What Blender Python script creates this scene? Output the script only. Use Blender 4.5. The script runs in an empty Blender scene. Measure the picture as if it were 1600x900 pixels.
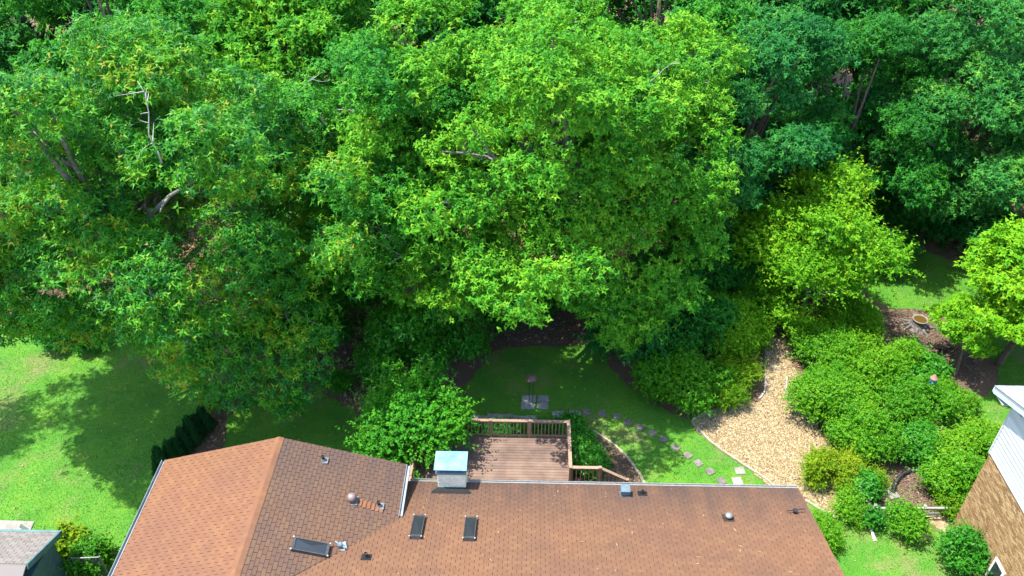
import bpy, bmesh, math, random
import numpy as np
from mathutils import Vector, Matrix
random.seed(7)
scn = bpy.context.scene
col = scn.collection
R_ = math.radians

# ------------------------------------------------------------------ camera, sky, sun, exposure
PITCH, YAW, H, F = R_(37.7), R_(1.31), 28.0, 1280.0
cam_d = bpy.data.cameras.new('camera'); cam = bpy.data.objects.new('camera', cam_d); col.objects.link(cam)
cam.location = (0, 0, H); cam.rotation_euler = (R_(90) - PITCH, 0, YAW)
cam_d.sensor_width = 36; cam_d.lens = 36 * F / 1600; cam_d.clip_end = 2000
scn.camera = cam
SUN_EL, SUN_DIR = 69.0, (-1.0, 0.02)          # the sun stands high over the woods on the shed's side
world = bpy.data.worlds.new('World'); scn.world = world; world.use_nodes = True
wn = world.node_tree
bg = wn.nodes['Background']; sky = wn.nodes.new('ShaderNodeTexSky'); sky.sky_type = 'NISHITA'; sky.sun_disc = False
sky.sun_elevation = R_(SUN_EL); sky.sun_rotation = math.atan2(SUN_DIR[0], SUN_DIR[1])
wn.links.new(sky.outputs[0], bg.inputs[0]); bg.inputs[1].default_value = 0.15
sl = bpy.data.lights.new('sun', 'SUN'); sl.energy = 2.9; sl.angle = R_(0.5); sl.color = (1.0, 0.95, 0.85)
sun = bpy.data.objects.new('sun', sl); col.objects.link(sun)
h_ = math.hypot(*SUN_DIR)
to_sun = Vector((SUN_DIR[0] / h_ * math.cos(R_(SUN_EL)), SUN_DIR[1] / h_ * math.cos(R_(SUN_EL)), math.sin(R_(SUN_EL))))
sun.rotation_euler = to_sun.to_track_quat('Z', 'Y').to_euler(); sun.location = (-30, 30, 60)
vs = scn.view_settings; vs.view_transform = 'Standard'; vs.look = 'None'; vs.exposure = 1.78; vs.gamma = 1.0; vs.use_curve_mapping = False
try:
    scn.cycles.max_bounces = 6; scn.cycles.diffuse_bounces = 3; scn.cycles.transmission_bounces = 4
    scn.cycles.use_denoising = True
except Exception: pass

cp, sp = math.cos(PITCH), math.sin(PITCH); cy, sy = math.cos(YAW), math.sin(YAW)
fwd = np.array([-sy * cp, cy * cp, -sp]); rgt = np.array([cy, sy, 0.0]); upv = np.cross(rgt, fwd); CAM = np.array([0, 0, H])
def at(px, py, z=0.0):
    """survey: the point at height z under a spot of the photograph"""
    d = fwd + rgt * (px - 800) / F - upv * (py - 450) / F
    p = CAM + d * (z - H) / d[2]
    return (float(p[0]), float(p[1]), float(z))

ORD = 'first second third fourth fifth sixth seventh eighth ninth tenth eleventh twelfth'.split()
# ------------------------------------------------------------------ helpers
def tag(o, label=None, cat=None, group=None, kind=None):
    for k, v in (('label', label), ('category', cat), ('group', group), ('kind', kind)):
        if v: o[k] = v
    return o
def link(name, me, parent=None):
    o = bpy.data.objects.new(name, me); col.objects.link(o)
    if parent is not None:
        o.parent = parent
        o.matrix_parent_inverse = Matrix.Translation(-Vector(parent_world(parent)))
    return o
_pw = {}
def parent_world(o):
    return _pw.get(o.name, (0, 0, 0))
def empty(name, loc, label, cat, group=None, kind=None):
    o = bpy.data.objects.new(name, None); col.objects.link(o); o.location = loc; _pw[o.name] = tuple(loc)
    o.empty_display_size = 0.3
    return tag(o, label, cat, group, kind)
class MB:
    def __init__(s): s.v = []; s.f = []
    def add(s, vs, fs):
        n = len(s.v); s.v += [tuple(p) for p in vs]; s.f += [tuple(i + n for i in f) for f in fs]; return s
    def box(s, a, b):
        (x0, y0, z0), (x1, y1, z1) = a, b
        return s.add([(x0,y0,z0),(x1,y0,z0),(x1,y1,z0),(x0,y1,z0),(x0,y0,z1),(x1,y0,z1),(x1,y1,z1),(x0,y1,z1)],
                     [(0,3,2,1),(4,5,6,7),(0,1,5,4),(1,2,6,5),(2,3,7,6),(3,0,4,7)])
    def bar(s, p, q, w, h, up=(0, 0, 1)):
        p, q = Vector(p), Vector(q); d = (q - p).normalized(); sd = d.cross(Vector(up)).normalized() * (w / 2); u = sd.cross(d).normalized() * (h / 2)
        vs = [p - sd - u, p + sd - u, p + sd + u, p - sd + u, q - sd - u, q + sd - u, q + sd + u, q - sd + u]
        return s.add(vs, [(0,1,2,3),(7,6,5,4),(0,4,5,1),(1,5,6,2),(2,6,7,3),(3,7,4,0)])
    def tube(s, pts, rad, n=6, cap=True):
        pts = [Vector(p) for p in pts]; rings = []; prev = None
        base = len(s.v)
        for i, p in enumerate(pts):
            d = (pts[min(i + 1, len(pts) - 1)] - pts[max(i - 1, 0)]).normalized()
            if prev is None: a = d.orthogonal().normalized()
            else: a = (prev - d * prev.dot(d)); a = a.normalized() if a.length > 1e-6 else d.orthogonal().normalized()
            prev = a; b = d.cross(a); r = rad[i] if hasattr(rad, '__len__') else rad
            for k in range(n):
                t = 2 * math.pi * k / n; s.v.append(tuple(p + a * (r * math.cos(t)) + b * (r * math.sin(t))))
        for i in range(len(pts) - 1):
            for k in range(n):
                s.f.append((base + i * n + k, base + i * n + (k + 1) % n, base + (i + 1) * n + (k + 1) % n, base + (i + 1) * n + k))
        if cap:
            s.f.append(tuple(base + k for k in reversed(range(n)))); s.f.append(tuple(base + (len(pts) - 1) * n + k for k in range(n)))
        return s
    def lathe(s, c, prof, n=20, sx=1, sy=1):
        base = len(s.v)
        for r, z in prof:
            for k in range(n):
                t = 2 * math.pi * k / n; s.v.append((c[0] + sx * r * math.cos(t), c[1] + sy * r * math.sin(t), c[2] + z))
        for i in range(len(prof) - 1):
            for k in range(n):
                s.f.append((base + i * n + k, base + i * n + (k + 1) % n, base + (i + 1) * n + (k + 1) % n, base + (i + 1) * n + k))
        s.f.append(tuple(base + k for k in reversed(range(n)))); s.f.append(tuple(base + (len(prof) - 1) * n + k for k in range(n)))
        return s
    def mesh(s, name, m, smooth=False):
        me = bpy.data.meshes.new(name); me.from_pydata(s.v, [], s.f); me.update()
        if m is not None: me.materials.append(m)
        if smooth: me.polygons.foreach_set('use_smooth', [True] * len(me.polygons))
        return me
    def build(s, name, m, parent=None, smooth=False):
        return link(name, s.mesh(name, m, smooth), parent)
def grid_mesh(name, V, nper, m, tint=None):
    """V: (N*nper,3) separate n-gons, as numpy"""
    N = len(V) // nper
    me = bpy.data.meshes.new(name)
    me.vertices.add(len(V)); me.vertices.foreach_set('co', np.ascontiguousarray(V, dtype=np.float32).ravel())
    me.loops.add(len(V)); me.loops.foreach_set('vertex_index', np.arange(len(V), dtype=np.int32))
    me.polygons.add(N); me.polygons.foreach_set('loop_start', np.arange(0, len(V), nper, dtype=np.int32))
    try: me.polygons.foreach_set('loop_total', np.full(N, nper, dtype=np.int32))
    except Exception: pass
    if tint is not None:
        a = me.attributes.new('tint', 'FLOAT', 'POINT'); a.data.foreach_set('value', np.repeat(tint.astype(np.float32), nper))
    me.update(calc_edges=True); me.materials.append(m)
    return me

# ------------------------------------------------------------------ materials
def nm(name):
    m = bpy.data.materials.new(name); m.use_nodes = True
    return m, m.node_tree.nodes, m.node_tree.links, m.node_tree.nodes['Principled BSDF']
def ramp(n, cols):
    r = n.new('ShaderNodeValToRGB'); e = r.color_ramp.elements
    while len(e) < len(cols): e.new(0.5)
    for i, (p, c) in enumerate(cols): e[i].position = p; e[i].color = (*c, 1)
    return r
def noise(n, l, scale, detail=4, rough=0.55, coord=None):
    t = n.new('ShaderNodeTexNoise'); t.inputs['Scale'].default_value = scale; t.inputs['Detail'].default_value = detail; t.inputs['Roughness'].default_value = rough
    g = n.new('ShaderNodeNewGeometry'); l.new(g.outputs['Position'], t.inputs['Vector'])
    return t
def mixc(n, l, fac, a, b, mode='MIX'):
    x = n.new('ShaderNodeMix'); x.data_type = 'RGBA'; x.blend_type = mode
    for s_, v in ((x.inputs[0], fac), (x.inputs[6], a), (x.inputs[7], b)):
        if hasattr(v, 'is_linked'): l.new(v, s_)
        else: s_.default_value = v if isinstance(v, (int, float)) else (*v, 1)
    return x.outputs[2]
def bump(n, l, b, hsock, strength=0.3, dist=0.02):
    x = n.new('ShaderNodeBump'); x.inputs['Strength'].default_value = strength; x.inputs['Distance'].default_value = dist
    l.new(hsock, x.inputs['Height']); l.new(x.outputs[0], b.inputs['Normal'])
def plain(name, c, rough=0.7, var=0.25, scale=6.0, metal=0.0, c2=None, bmp=0.0):
    m, n, l, b = nm(name); t = noise(n, l, scale, 5)
    d = c2 or tuple(x * (1 - var) for x in c)
    r = ramp(n, [(0.35, d), (0.65, c)]); l.new(t.outputs[0], r.inputs[0])
    oi = n.new('ShaderNodeObjectInfo'); mp = n.new('ShaderNodeMapRange'); l.new(oi.outputs['Random'], mp.inputs[0]); mp.inputs[3].default_value = 0.86; mp.inputs[4].default_value = 1.12
    mu = n.new('ShaderNodeVectorMath'); mu.operation = 'SCALE'; l.new(r.outputs[0], mu.inputs[0]); l.new(mp.outputs[0], mu.inputs['Scale'])
    l.new(mu.outputs[0], b.inputs['Base Color']); b.inputs['Roughness'].default_value = rough; b.inputs['Metallic'].default_value = metal
    if bmp: bump(n, l, b, t.outputs[0], bmp, 0.02)
    return m
def leafmat(name, cols, rough=0.6, spec=0.12, trans=0.27):
    m, n, l, b = nm(name)
    a = n.new('ShaderNodeAttribute'); a.attribute_name = 'tint'
    k = len(cols); r = ramp(n, [(i / (k - 1) if k > 1 else 0, c) for i, c in enumerate(cols)]); l.new(a.outputs['Fac'], r.inputs[0])
    l.new(r.outputs[0], b.inputs['Base Color']); b.inputs['Roughness'].default_value = rough; b.inputs['Specular IOR Level'].default_value = spec
    tr = n.new('ShaderNodeBsdfTranslucent'); sc = n.new('ShaderNodeVectorMath'); sc.operation = 'MULTIPLY'; sc.inputs[1].default_value = (1.5, 1.35, 0.6)
    l.new(r.outputs[0], sc.inputs[0]); l.new(sc.outputs[0], tr.inputs[0])
    mx = n.new('ShaderNodeMixShader'); mx.inputs[0].default_value = trans
    l.new(b.outputs[0], mx.inputs[1]); l.new(tr.outputs[0], mx.inputs[2]); l.new(mx.outputs[0], n['Material Output'].inputs[0])
    return m
def tintmat(name, cols, rough=0.8):
    m, n, l, b = nm(name); a = n.new('ShaderNodeAttribute'); a.attribute_name = 'tint'
    r = ramp(n, [(i / (len(cols) - 1), c) for i, c in enumerate(cols)]); l.new(a.outputs['Fac'], r.inputs[0])
    l.new(r.outputs[0], b.inputs['Base Color']); b.inputs['Roughness'].default_value = rough
    return m

# leaf palettes (real leaf colours: old leaf .. young leaf)
LM = {
 'white_oak': leafmat('leaf_white_oak', [(0.023,0.155,0.013),(0.048,0.235,0.013),(0.100,0.325,0.015),(0.200,0.415,0.020)]),
 'mid_oak':   leafmat('leaf_mid_oak',   [(0.015,0.130,0.018),(0.029,0.195,0.018),(0.058,0.270,0.018),(0.120,0.350,0.022)]),
 'red_oak':   leafmat('leaf_red_oak',   [(0.013,0.125,0.019),(0.026,0.195,0.021),(0.060,0.285,0.016),(0.135,0.380,0.014),(0.330,0.290,0.020)], 0.5, 0.22, 0.35),
 'teal':      leafmat('leaf_teal',      [(0.012,0.115,0.026),(0.021,0.165,0.030),(0.042,0.220,0.030),(0.092,0.285,0.034)]),
 'dark':      leafmat('leaf_dark',      [(0.009,0.090,0.014),(0.016,0.138,0.016),(0.030,0.190,0.016),(0.062,0.245,0.016)]),
 'bluegreen': leafmat('leaf_bluegreen', [(0.018,0.140,0.026),(0.036,0.205,0.032),(0.070,0.270,0.034),(0.125,0.335,0.038)]),
 'lime':      leafmat('leaf_lime',      [(0.040,0.185,0.006),(0.076,0.265,0.007),(0.128,0.335,0.009),(0.215,0.390,0.012)]),
 'maple':     leafmat('leaf_maple',     [(0.055,0.235,0.008),(0.100,0.315,0.008),(0.155,0.375,0.010),(0.230,0.410,0.012)]),
 'azalea':    leafmat('leaf_azalea',    [(0.030,0.165,0.006),(0.058,0.240,0.007),(0.100,0.305,0.008),(0.180,0.360,0.010)], 0.5, 0.2, 0.35),
 'glossy':    leafmat('leaf_glossy',    [(0.011,0.120,0.008),(0.021,0.178,0.009),(0.040,0.230,0.010),(0.078,0.280,0.014)], 0.45, 0.28, 0.3),
 'myrtle':    leafmat('leaf_myrtle',    [(0.022,0.165,0.014),(0.040,0.230,0.014),(0.066,0.290,0.014),(0.125,0.340,0.016)]),
 'cypress':   leafmat('leaf_cypress',   [(0.016,0.090,0.026),(0.026,0.135,0.034),(0.042,0.185,0.040)], 0.7, 0.2, 0.15),
 'yellow':    leafmat('leaf_yellow',    [(0.056,0.180,0.006),(0.100,0.240,0.006),(0.170,0.275,0.008),(0.280,0.300,0.012)]),
 'ground':    leafmat('leaf_ground',    [(0.012,0.085,0.010),(0.022,0.130,0.011),(0.045,0.180,0.011),(0.090,0.225,0.011)]),
}
BARK = plain('bark_grey', (0.30,0.28,0.25), 0.9, 0.5, 9, bmp=0.6)
PALE = plain('bark_pale', (0.46,0.45,0.41), 0.85, 0.35, 14)
BROWNBARK = plain('bark_brown', (0.16,0.12,0.09), 0.9, 0.5, 9, bmp=0.6)

def ground_mat():
    m, n, l, b = nm('woodland_soil'); t = noise(n, l, 0.35, 6, 0.65); t2 = noise(n, l, 9, 6, 0.7)
    r = ramp(n, [(0.3,(0.055,0.032,0.020)),(0.5,(0.130,0.078,0.045)),(0.72,(0.230,0.150,0.095))])
    l.new(mixc(n, l, 0.55, t.outputs[0], t2.outputs[0]), r.inputs[0]); l.new(r.outputs[0], b.inputs['Base Color']); b.inputs['Roughness'].default_value = 0.95
    bump(n, l, b, t2.outputs[0], 0.6, 0.04); return m
def lawn_mat():
    m, n, l, b = nm('lawn_turf'); t = noise(n, l, 0.55, 5, 0.6); t2 = noise(n, l, 14, 5, 0.7); t3 = noise(n, l, 0.22, 6, 0.68)
    r = ramp(n, [(0.30,(0.026,0.140,0.010)),(0.52,(0.066,0.215,0.011)),(0.74,(0.155,0.280,0.016))])
    l.new(mixc(n, l, 0.45, t.outputs[0], t2.outputs[0]), r.inputs[0])
    dry = ramp(n, [(0.53,(0,0,0)),(0.68,(0.8,0.8,0.8))]); l.new(t3.outputs[0], dry.inputs[0])
    c = mixc(n, l, dry.outputs[0], r.outputs[0], (0.200,0.175,0.075))
    l.new(c, b.inputs['Base Color']); b.inputs['Roughness'].default_value = 0.9; bump(n, l, b, t2.outputs[0], 0.5, 0.03); return m
M_SOIL, M_LAWN = ground_mat(), lawn_mat()
M_BLADE = leafmat('grass_blade', [(0.028,0.150,0.008),(0.062,0.220,0.009),(0.120,0.280,0.010),(0.230,0.300,0.020)], 0.8, 0.03, 0.35)
M_MULCH = plain('mulch', (0.150,0.096,0.062), 0.95, 0.5, 16, c2=(0.065,0.042,0.028), bmp=0.7)
M_GRAVELBED = plain('gravel_bed', (0.30,0.20,0.09), 0.9, 0.4, 20, c2=(0.16,0.10,0.045), bmp=0.6)
M_PEBBLE = tintmat('pebble', [(0.13,0.085,0.042),(0.25,0.175,0.082),(0.34,0.255,0.125),(0.42,0.335,0.190),(0.52,0.460,0.340)])
M_CHIP = tintmat('mulch_chip', [(0.05,0.032,0.02),(0.12,0.078,0.05),(0.20,0.135,0.09),(0.29,0.21,0.145)])
M_LITTER = tintmat('dead_leaf', [(0.09,0.048,0.026),(0.19,0.105,0.052),(0.30,0.18,0.095),(0.42,0.29,0.17)])
M_STONE = plain('slate_stone', (0.33,0.32,0.30), 0.85, 0.4, 7, c2=(0.19,0.187,0.18), bmp=0.4)
M_PAVER = plain('paver_stone', (0.195,0.175,0.150), 0.85, 0.45, 6, c2=(0.115,0.103,0.09), bmp=0.4)
M_EDGE = plain('edging_stone', (0.40,0.345,0.24), 0.85, 0.3, 8, bmp=0.3)
M_DECK = plain('deck_stain', (0.215,0.140,0.105), 0.75, 0.38, 1.6, bmp=0.15)
M_RAIL = plain('rail_stain', (0.330,0.215,0.145), 0.75, 0.22, 5)
M_GUTTER = plain('gutter_metal', (0.30,0.34,0.36), 0.45, 0.3, 4)
M_WHITEGUT = plain('white_gutter', (0.42,0.42,0.40), 0.5, 0.25, 8)
M_BLACK = plain('black_rubber', (0.018,0.018,0.02), 0.5, 0.3, 8)
M_LEAD = plain('lead_flashing', (0.19,0.20,0.21), 0.5, 0.4, 9, metal=0.3)
M_BLUEMETAL = plain('grey_blue_metal', (0.17,0.25,0.29), 0.45, 0.3, 9, metal=0.2)
M_CAP = plain('sky_reflecting_cap', (0.24,0.52,0.60), 0.45, 0.25, 2.6, c2=(0.12,0.38,0.50))  # sky reflection on the metal cap, painted in as a blue base colour
M_CREAM = plain('cream_brick', (0.88,0.82,0.60), 0.8, 0.2, 14)
M_TEAL = plain('teal_trim', (0.085,0.190,0.195), 0.5, 0.3, 5)
M_SIDING = plain('white_siding', (0.54,0.57,0.57), 0.55, 0.07, 2)
M_WHITE = plain('white_paint', (0.76,0.75,0.70), 0.55, 0.12, 4)
M_CONC = plain('concrete', (0.31,0.285,0.25), 0.9, 0.3, 4, bmp=0.2)
M_ROCK = plain('tan_rock', (0.52,0.38,0.24), 0.9, 0.3, 4, bmp=0.4)
M_WOODGREY = plain('weathered_wood', (0.48,0.45,0.40), 0.9, 0.35, 9)
M_BRICKWALL = plain('red_brick_wall', (0.27,0.12,0.08), 0.9, 0.4, 10)
M_MORTAR = plain('mortar', (0.46,0.39,0.29), 0.95, 0.15, 12)
M_STUMP = plain('stump_wood', (0.21,0.185,0.165), 0.95, 0.5, 9, bmp=0.6)
M_SANDY = plain('bare_sand', (0.43,0.32,0.20), 0.95, 0.35, 3, c2=(0.25,0.19,0.10), bmp=0.3)
def glass_mat():
    m, n, l, b = nm('skylight_glass'); b.inputs['Base Color'].default_value = (0.028,0.034,0.038,1); b.inputs['Roughness'].default_value = 0.12; b.inputs['Specular IOR Level'].default_value = 0.6
    return m
M_GLASS = glass_mat()
def water_mat():
    m, n, l, b = nm('bath_water'); b.inputs['Base Color'].default_value = (0.10,0.062,0.014,1); b.inputs['Roughness'].default_value = 0.08; return m
M_WATER = water_mat()
M_SKYFRAME = plain('skylight_frame', (0.085,0.088,0.088), 0.45, 0.3, 9, 0.3)
def brick_mat(name, cols):
    m, n, l, b = nm(name); g = n.new('ShaderNodeNewGeometry'); t = noise(n, l, 0.9, 4)
    r = ramp(n, [(i / (len(cols) - 1), c) for i, c in enumerate(cols)]); l.new(g.outputs['Random Per Island'], r.inputs[0])
    l.new(r.outputs[0], b.inputs['Base Color']); b.inputs['Roughness'].default_value = 0.9; return m
M_TANBRICK = brick_mat('tan_brick', [(0.21,0.115,0.050),(0.29,0.165,0.070),(0.36,0.220,0.098),(0.44,0.300,0.150)])
def shingle_mat(name, cols, stain, single, eave=None, amount=0.5):
    m, n, l, b = nm(name)
    if single: src = n.new('ShaderNodeObjectInfo').outputs['Random']
    else: src = n.new('ShaderNodeNewGeometry').outputs['Random Per Island']
    r = ramp(n, [(i / (len(cols) - 1), c) for i, c in enumerate(cols)]); l.new(src, r.inputs[0])
    t = noise(n, l, 0.55, 6, 0.62); c = r.outputs[0]
    sr = ramp(n, [(0.38,(0,0,0)),(0.66,(1,1,1))]); l.new(t.outputs[0], sr.inputs[0])
    fac = sr.outputs[0]
    # algae streaks that run down the slope and gather along the damp edge
    g = n.new('ShaderNodeNewGeometry'); sx = n.new('ShaderNodeSeparateXYZ'); l.new(g.outputs['Position'], sx.inputs[0])
    mul = n.new('ShaderNodeMath'); mul.operation = 'MULTIPLY'; l.new(fac, mul.inputs[0]); mul.inputs[1].default_value = amount
    out = mul.outputs[0]
    if eave:
        ax, lo, hi, k = eave
        st = n.new('ShaderNodeTexNoise'); st.inputs['Scale'].default_value = 1.0; st.inputs['Detail'].default_value = 4
        mp = n.new('ShaderNodeMapping'); mp.inputs['Scale'].default_value = (2.2, 0.35, 0.35) if ax == 'Y' else (0.35, 2.2, 0.35)
        l.new(g.outputs['Position'], mp.inputs[0]); l.new(mp.outputs[0], st.inputs[0])
        mr = n.new('ShaderNodeMapRange'); l.new(sx.outputs[ax], mr.inputs[0]); mr.inputs[1].default_value = lo; mr.inputs[2].default_value = hi; mr.inputs[3].default_value = 0.0; mr.inputs[4].default_value = k
        m2 = n.new('ShaderNodeMath'); m2.operation = 'MULTIPLY'; l.new(mr.outputs[0], m2.inputs[0])
        ma = n.new('ShaderNodeMapRange'); l.new(st.outputs[0], ma.inputs[0]); ma.inputs[1].default_value = 0.3; ma.inputs[2].default_value = 0.65; ma.inputs[3].default_value = 0.45; ma.inputs[4].default_value = 1.0
        l.new(ma.outputs[0], m2.inputs[1])
        mx = n.new('ShaderNodeMath'); mx.operation = 'MAXIMUM'; l.new(m2.outputs[0], mx.inputs[0]); l.new(out, mx.inputs[1]); out = mx.outputs[0]
    c = mixc(n, l, out, c, stain)
    gr = noise(n, l, 90, 3); grr = ramp(n, [(0.3,(0.8,0.8,0.8)),(0.7,(1.12,1.12,1.12))]); l.new(gr.outputs[0], grr.inputs[0])
    c = mixc(n, l, 1.0, c, grr.outputs[0], 'MULTIPLY')
    l.new(c, b.inputs['Base Color']); b.inputs['Roughness'].default_value = 0.92; return m
SH = [(0.156,0.073,0.037),(0.165,0.078,0.039),(0.172,0.083,0.041),(0.188,0.094,0.045),(0.157,0.072,0.038)]
STAIN = (0.058,0.038,0.031)
M_SH_MAIN = shingle_mat('shingle_north', SH, STAIN, False, ('Y', 16.6, 19.5, 0.92), 0.30)
M_SH_MAIN1 = shingle_mat('shingle_north_single', SH, STAIN, True, ('Y', 16.6, 19.5, 0.92), 0.30)
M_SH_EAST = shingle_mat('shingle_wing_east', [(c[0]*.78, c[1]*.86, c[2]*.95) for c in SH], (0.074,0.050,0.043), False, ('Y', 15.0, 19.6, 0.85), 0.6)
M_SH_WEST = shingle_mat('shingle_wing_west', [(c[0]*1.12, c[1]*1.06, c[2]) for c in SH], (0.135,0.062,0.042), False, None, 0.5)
M_SH_GREY = shingle_mat('shingle_grey', [(0.24,0.27,0.29),(0.31,0.34,0.36),(0.37,0.40,0.41)], (0.22,0.22,0.21), False, None, 0.4)
M_SH_SHED = shingle_mat('shingle_shed', [(0.15,0.135,0.125),(0.19,0.17,0.155),(0.22,0.20,0.18)], (0.18,0.165,0.15), False, None, 0.5)
M_FELT = plain('roof_felt', (0.045,0.026,0.021), 0.95, 0.3, 5)

# ------------------------------------------------------------------ the setting
def inside(poly, X, Y):
    poly = np.asarray(poly); res = np.zeros(len(X), bool); j = len(poly) - 1
    for i in range(len(poly)):
        xi, yi = poly[i]; xj, yj = poly[j]
        c = ((yi > Y) != (yj > Y)) & (X < (xj - xi) * (Y - yi) / (yj - yi + 1e-12) + xi); res ^= c; j = i
    return res
def smooth_poly(pts, k=6, jit=0.06, seed=0):
    rg = np.random.default_rng(seed); P = np.array(pts, float); n = len(P); out = []
    for i in range(n):
        p0, p1, p2, p3 = P[i - 1], P[i], P[(i + 1) % n], P[(i + 2) % n]
        for a in range(k):
            t = a / k; q = 0.5 * ((2 * p1) + (p2 - p0) * t + (2 * p0 - 5 * p1 + 4 * p2 - p3) * t * t + (3 * p1 - p0 - 3 * p2 + p3) * t ** 3)
            out.append(q + rg.normal(0, jit, 2))
    return np.array(out)
def sheet(name, poly, z, m):
    b = MB(); b.add([(p[0], p[1], z) for p in poly], [tuple(range(len(poly)))])
    o = b.build(name, m); me = o.data
    bm = bmesh.new(); bm.from_mesh(me)
    for f in bm.faces:
        if f.normal.z < 0: f.normal_flip()
    bmesh.ops.triangulate(bm, faces=bm.faces[:]); bm.to_mesh(me); bm.free()
    return tag(o, kind='structure')
def gp(*pp): return [at(x, y)[:2] for x, y in pp]
g = MB(); N = 24; S = 700
g.add([(-S + 2 * S * i / N, -S + 60 + 2 * S * j / N, 0) for j in range(N + 1) for i in range(N + 1)],
      [(j * (N + 1) + i, j * (N + 1) + i + 1, (j + 1) * (N + 1) + i + 1, (j + 1) * (N + 1) + i) for j in range(N) for i in range(N)])
tag(g.build('ground', M_SOIL), kind='structure')
left_lawn = smooth_poly(gp((-420,520),(-200,515),(0,500),(100,470),(230,480),(310,560),(322,600),(310,650),(280,700),(258,745),(225,900),(150,1100),(-500,1100)), 10, 0.08, 1)
mid_lawn = smooth_poly(gp((345,690),(372,640),(450,618),(520,622),(580,655),(660,640),(730,600),(760,560),(800,542),(870,540),(928,541),(962,585),(1030,635),(1086,660),(1115,692),(1165,728),(1214,764),(1214,900),(345,900)), 10, 0.07, 2)
far_lawn = smooth_poly(gp((1350,448),(1418,398),(1470,400),(1540,440),(1650,470),(1750,560),(1700,660),(1600,660),(1520,700),(1475,712),(1470,660),(1530,625),(1560,580),(1500,505),(1400,485)), 10, 0.06, 3)
side_lawn = smooth_poly(gp((1262,788),(1308,812),(1340,806),(1380,808),(1440,815),(1490,850),(1510,905),(1520,1100),(1290,1100)), 10, 0.07, 4)
LAWNS = [left_lawn, mid_lawn, far_lawn, side_lawn]
for i, L in enumerate(LAWNS): sheet('lawn', L, 0.004, M_LAWN)
gravel_poly = smooth_poly(gp((1196,535),(1232,538),(1250,600),(1290,690),(1315,730),(1342,745),(1342,800),(1312,811),(1285,796),(1258,778),(1214,766),(1165,730),(1112,692),(1082,660),(1130,634),(1192,622)), 6, 0.04, 5)
sheet('gravel_path', gravel_poly, 0.010, M_GRAVELBED)
beds = {
 'deck_bed': smooth_poly(gp((880,655),(908,668),(950,690),(985,722),(1006,757),(1000,800),(880,800)), 5, 0.03, 6),
 'bath_bed': smooth_poly(gp((1372,492),(1440,484),(1492,520),(1500,548),(1420,550),(1380,525)), 5, 0.05, 7),
 'pipe_bed': smooth_poly(gp((1362,735),(1390,718),(1450,720),(1470,760),(1490,790),(1420,806),(1360,803)), 5, 0.04, 8),
 'tree_bed': smooth_poly(gp((1470,545),(1515,555),(1535,595),(1500,635),(1462,645),(1455,590)), 5, 0.05, 9),
 'oak_bed': smooth_poly(gp((770,520),(850,485),(905,505),(915,536),(860,541),(790,541)), 5, 0.05, 10),
 'shrub_bed': smooth_poly(gp((490,545),(560,540),(620,600),(560,632),(500,600)), 5, 0.05, 11),
 'hedge_bed': smooth_poly(gp((318,650),(345,640),(352,690),(322,735),(275,740)), 5, 0.05, 12),
}
for k, p in beds.items(): sheet('mulch_bed', p, 0.008, M_MULCH)
sheet('sandy_patch', smooth_poly(gp((1428,808),(1465,806),(1490,815),(1492,845),(1475,835),(1455,820)), 5, 0.06, 13), 0.012, M_SANDY)
sheet('sandy_patch', smooth_poly(gp((1445,690),(1475,670),(1478,712),(1450,730),(1435,735)), 5, 0.06, 15), 0.012, M_SANDY)

# grass: real blades on every lawn (uncountable)
def grass(poly, dens, seed, zone=None):
    rg = np.random.default_rng(seed); lo, hi = poly.min(0), poly.max(0)
    lo = np.maximum(lo, [-27, 16]); hi = np.minimum(hi, [26, 40])
    n = int((hi[0] - lo[0]) * (hi[1] - lo[1]) * dens); X = rg.uniform(lo[0], hi[0], n); Y = rg.uniform(lo[1], hi[1], n)
    k = inside(poly, X + rg.normal(0, .11, n), Y + rg.normal(0, .11, n)) & ~((X > -13.0) & (X < 9.8) & (Y < 19.2)); X, Y = X[k], Y[k]; n = len(X)
    az = rg.uniform(0, 6.283, n); h = rg.uniform(0.025, 0.06, n); w = rg.uniform(0.008, 0.018, n); ln = rg.uniform(0.01, 0.04, n)
    la = rg.uniform(0, 6.283, n); V = np.zeros((n, 3, 3))
    V[:, 0] = np.c_[X - np.cos(az) * w, Y - np.sin(az) * w, np.zeros(n) + 0.003]; V[:, 1] = np.c_[X + np.cos(az) * w, Y + np.sin(az) * w, np.zeros(n) + 0.003]
    V[:, 2] = np.c_[X + np.cos(la) * ln, Y + np.sin(la) * ln, h]
    patch = 0.5 + 0.25 * np.sin(X * 1.3 + np.sin(Y * 0.9) * 2) * np.sin(Y * 1.1 + np.cos(X * 0.7) * 2)
    t = np.clip(rg.normal(0.40, 0.18, n) * 0.6 + patch ** 1.5 * 0.75, 0, 1)
    o = link('grass', grid_mesh('grass', V.reshape(-1, 3), 3, M_BLADE, t))
    return tag(o, 'short mown green grass blades of the yard', 'grass', kind='stuff')
for i, L in enumerate(LAWNS): grass(L, 430, 20 + i)

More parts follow.
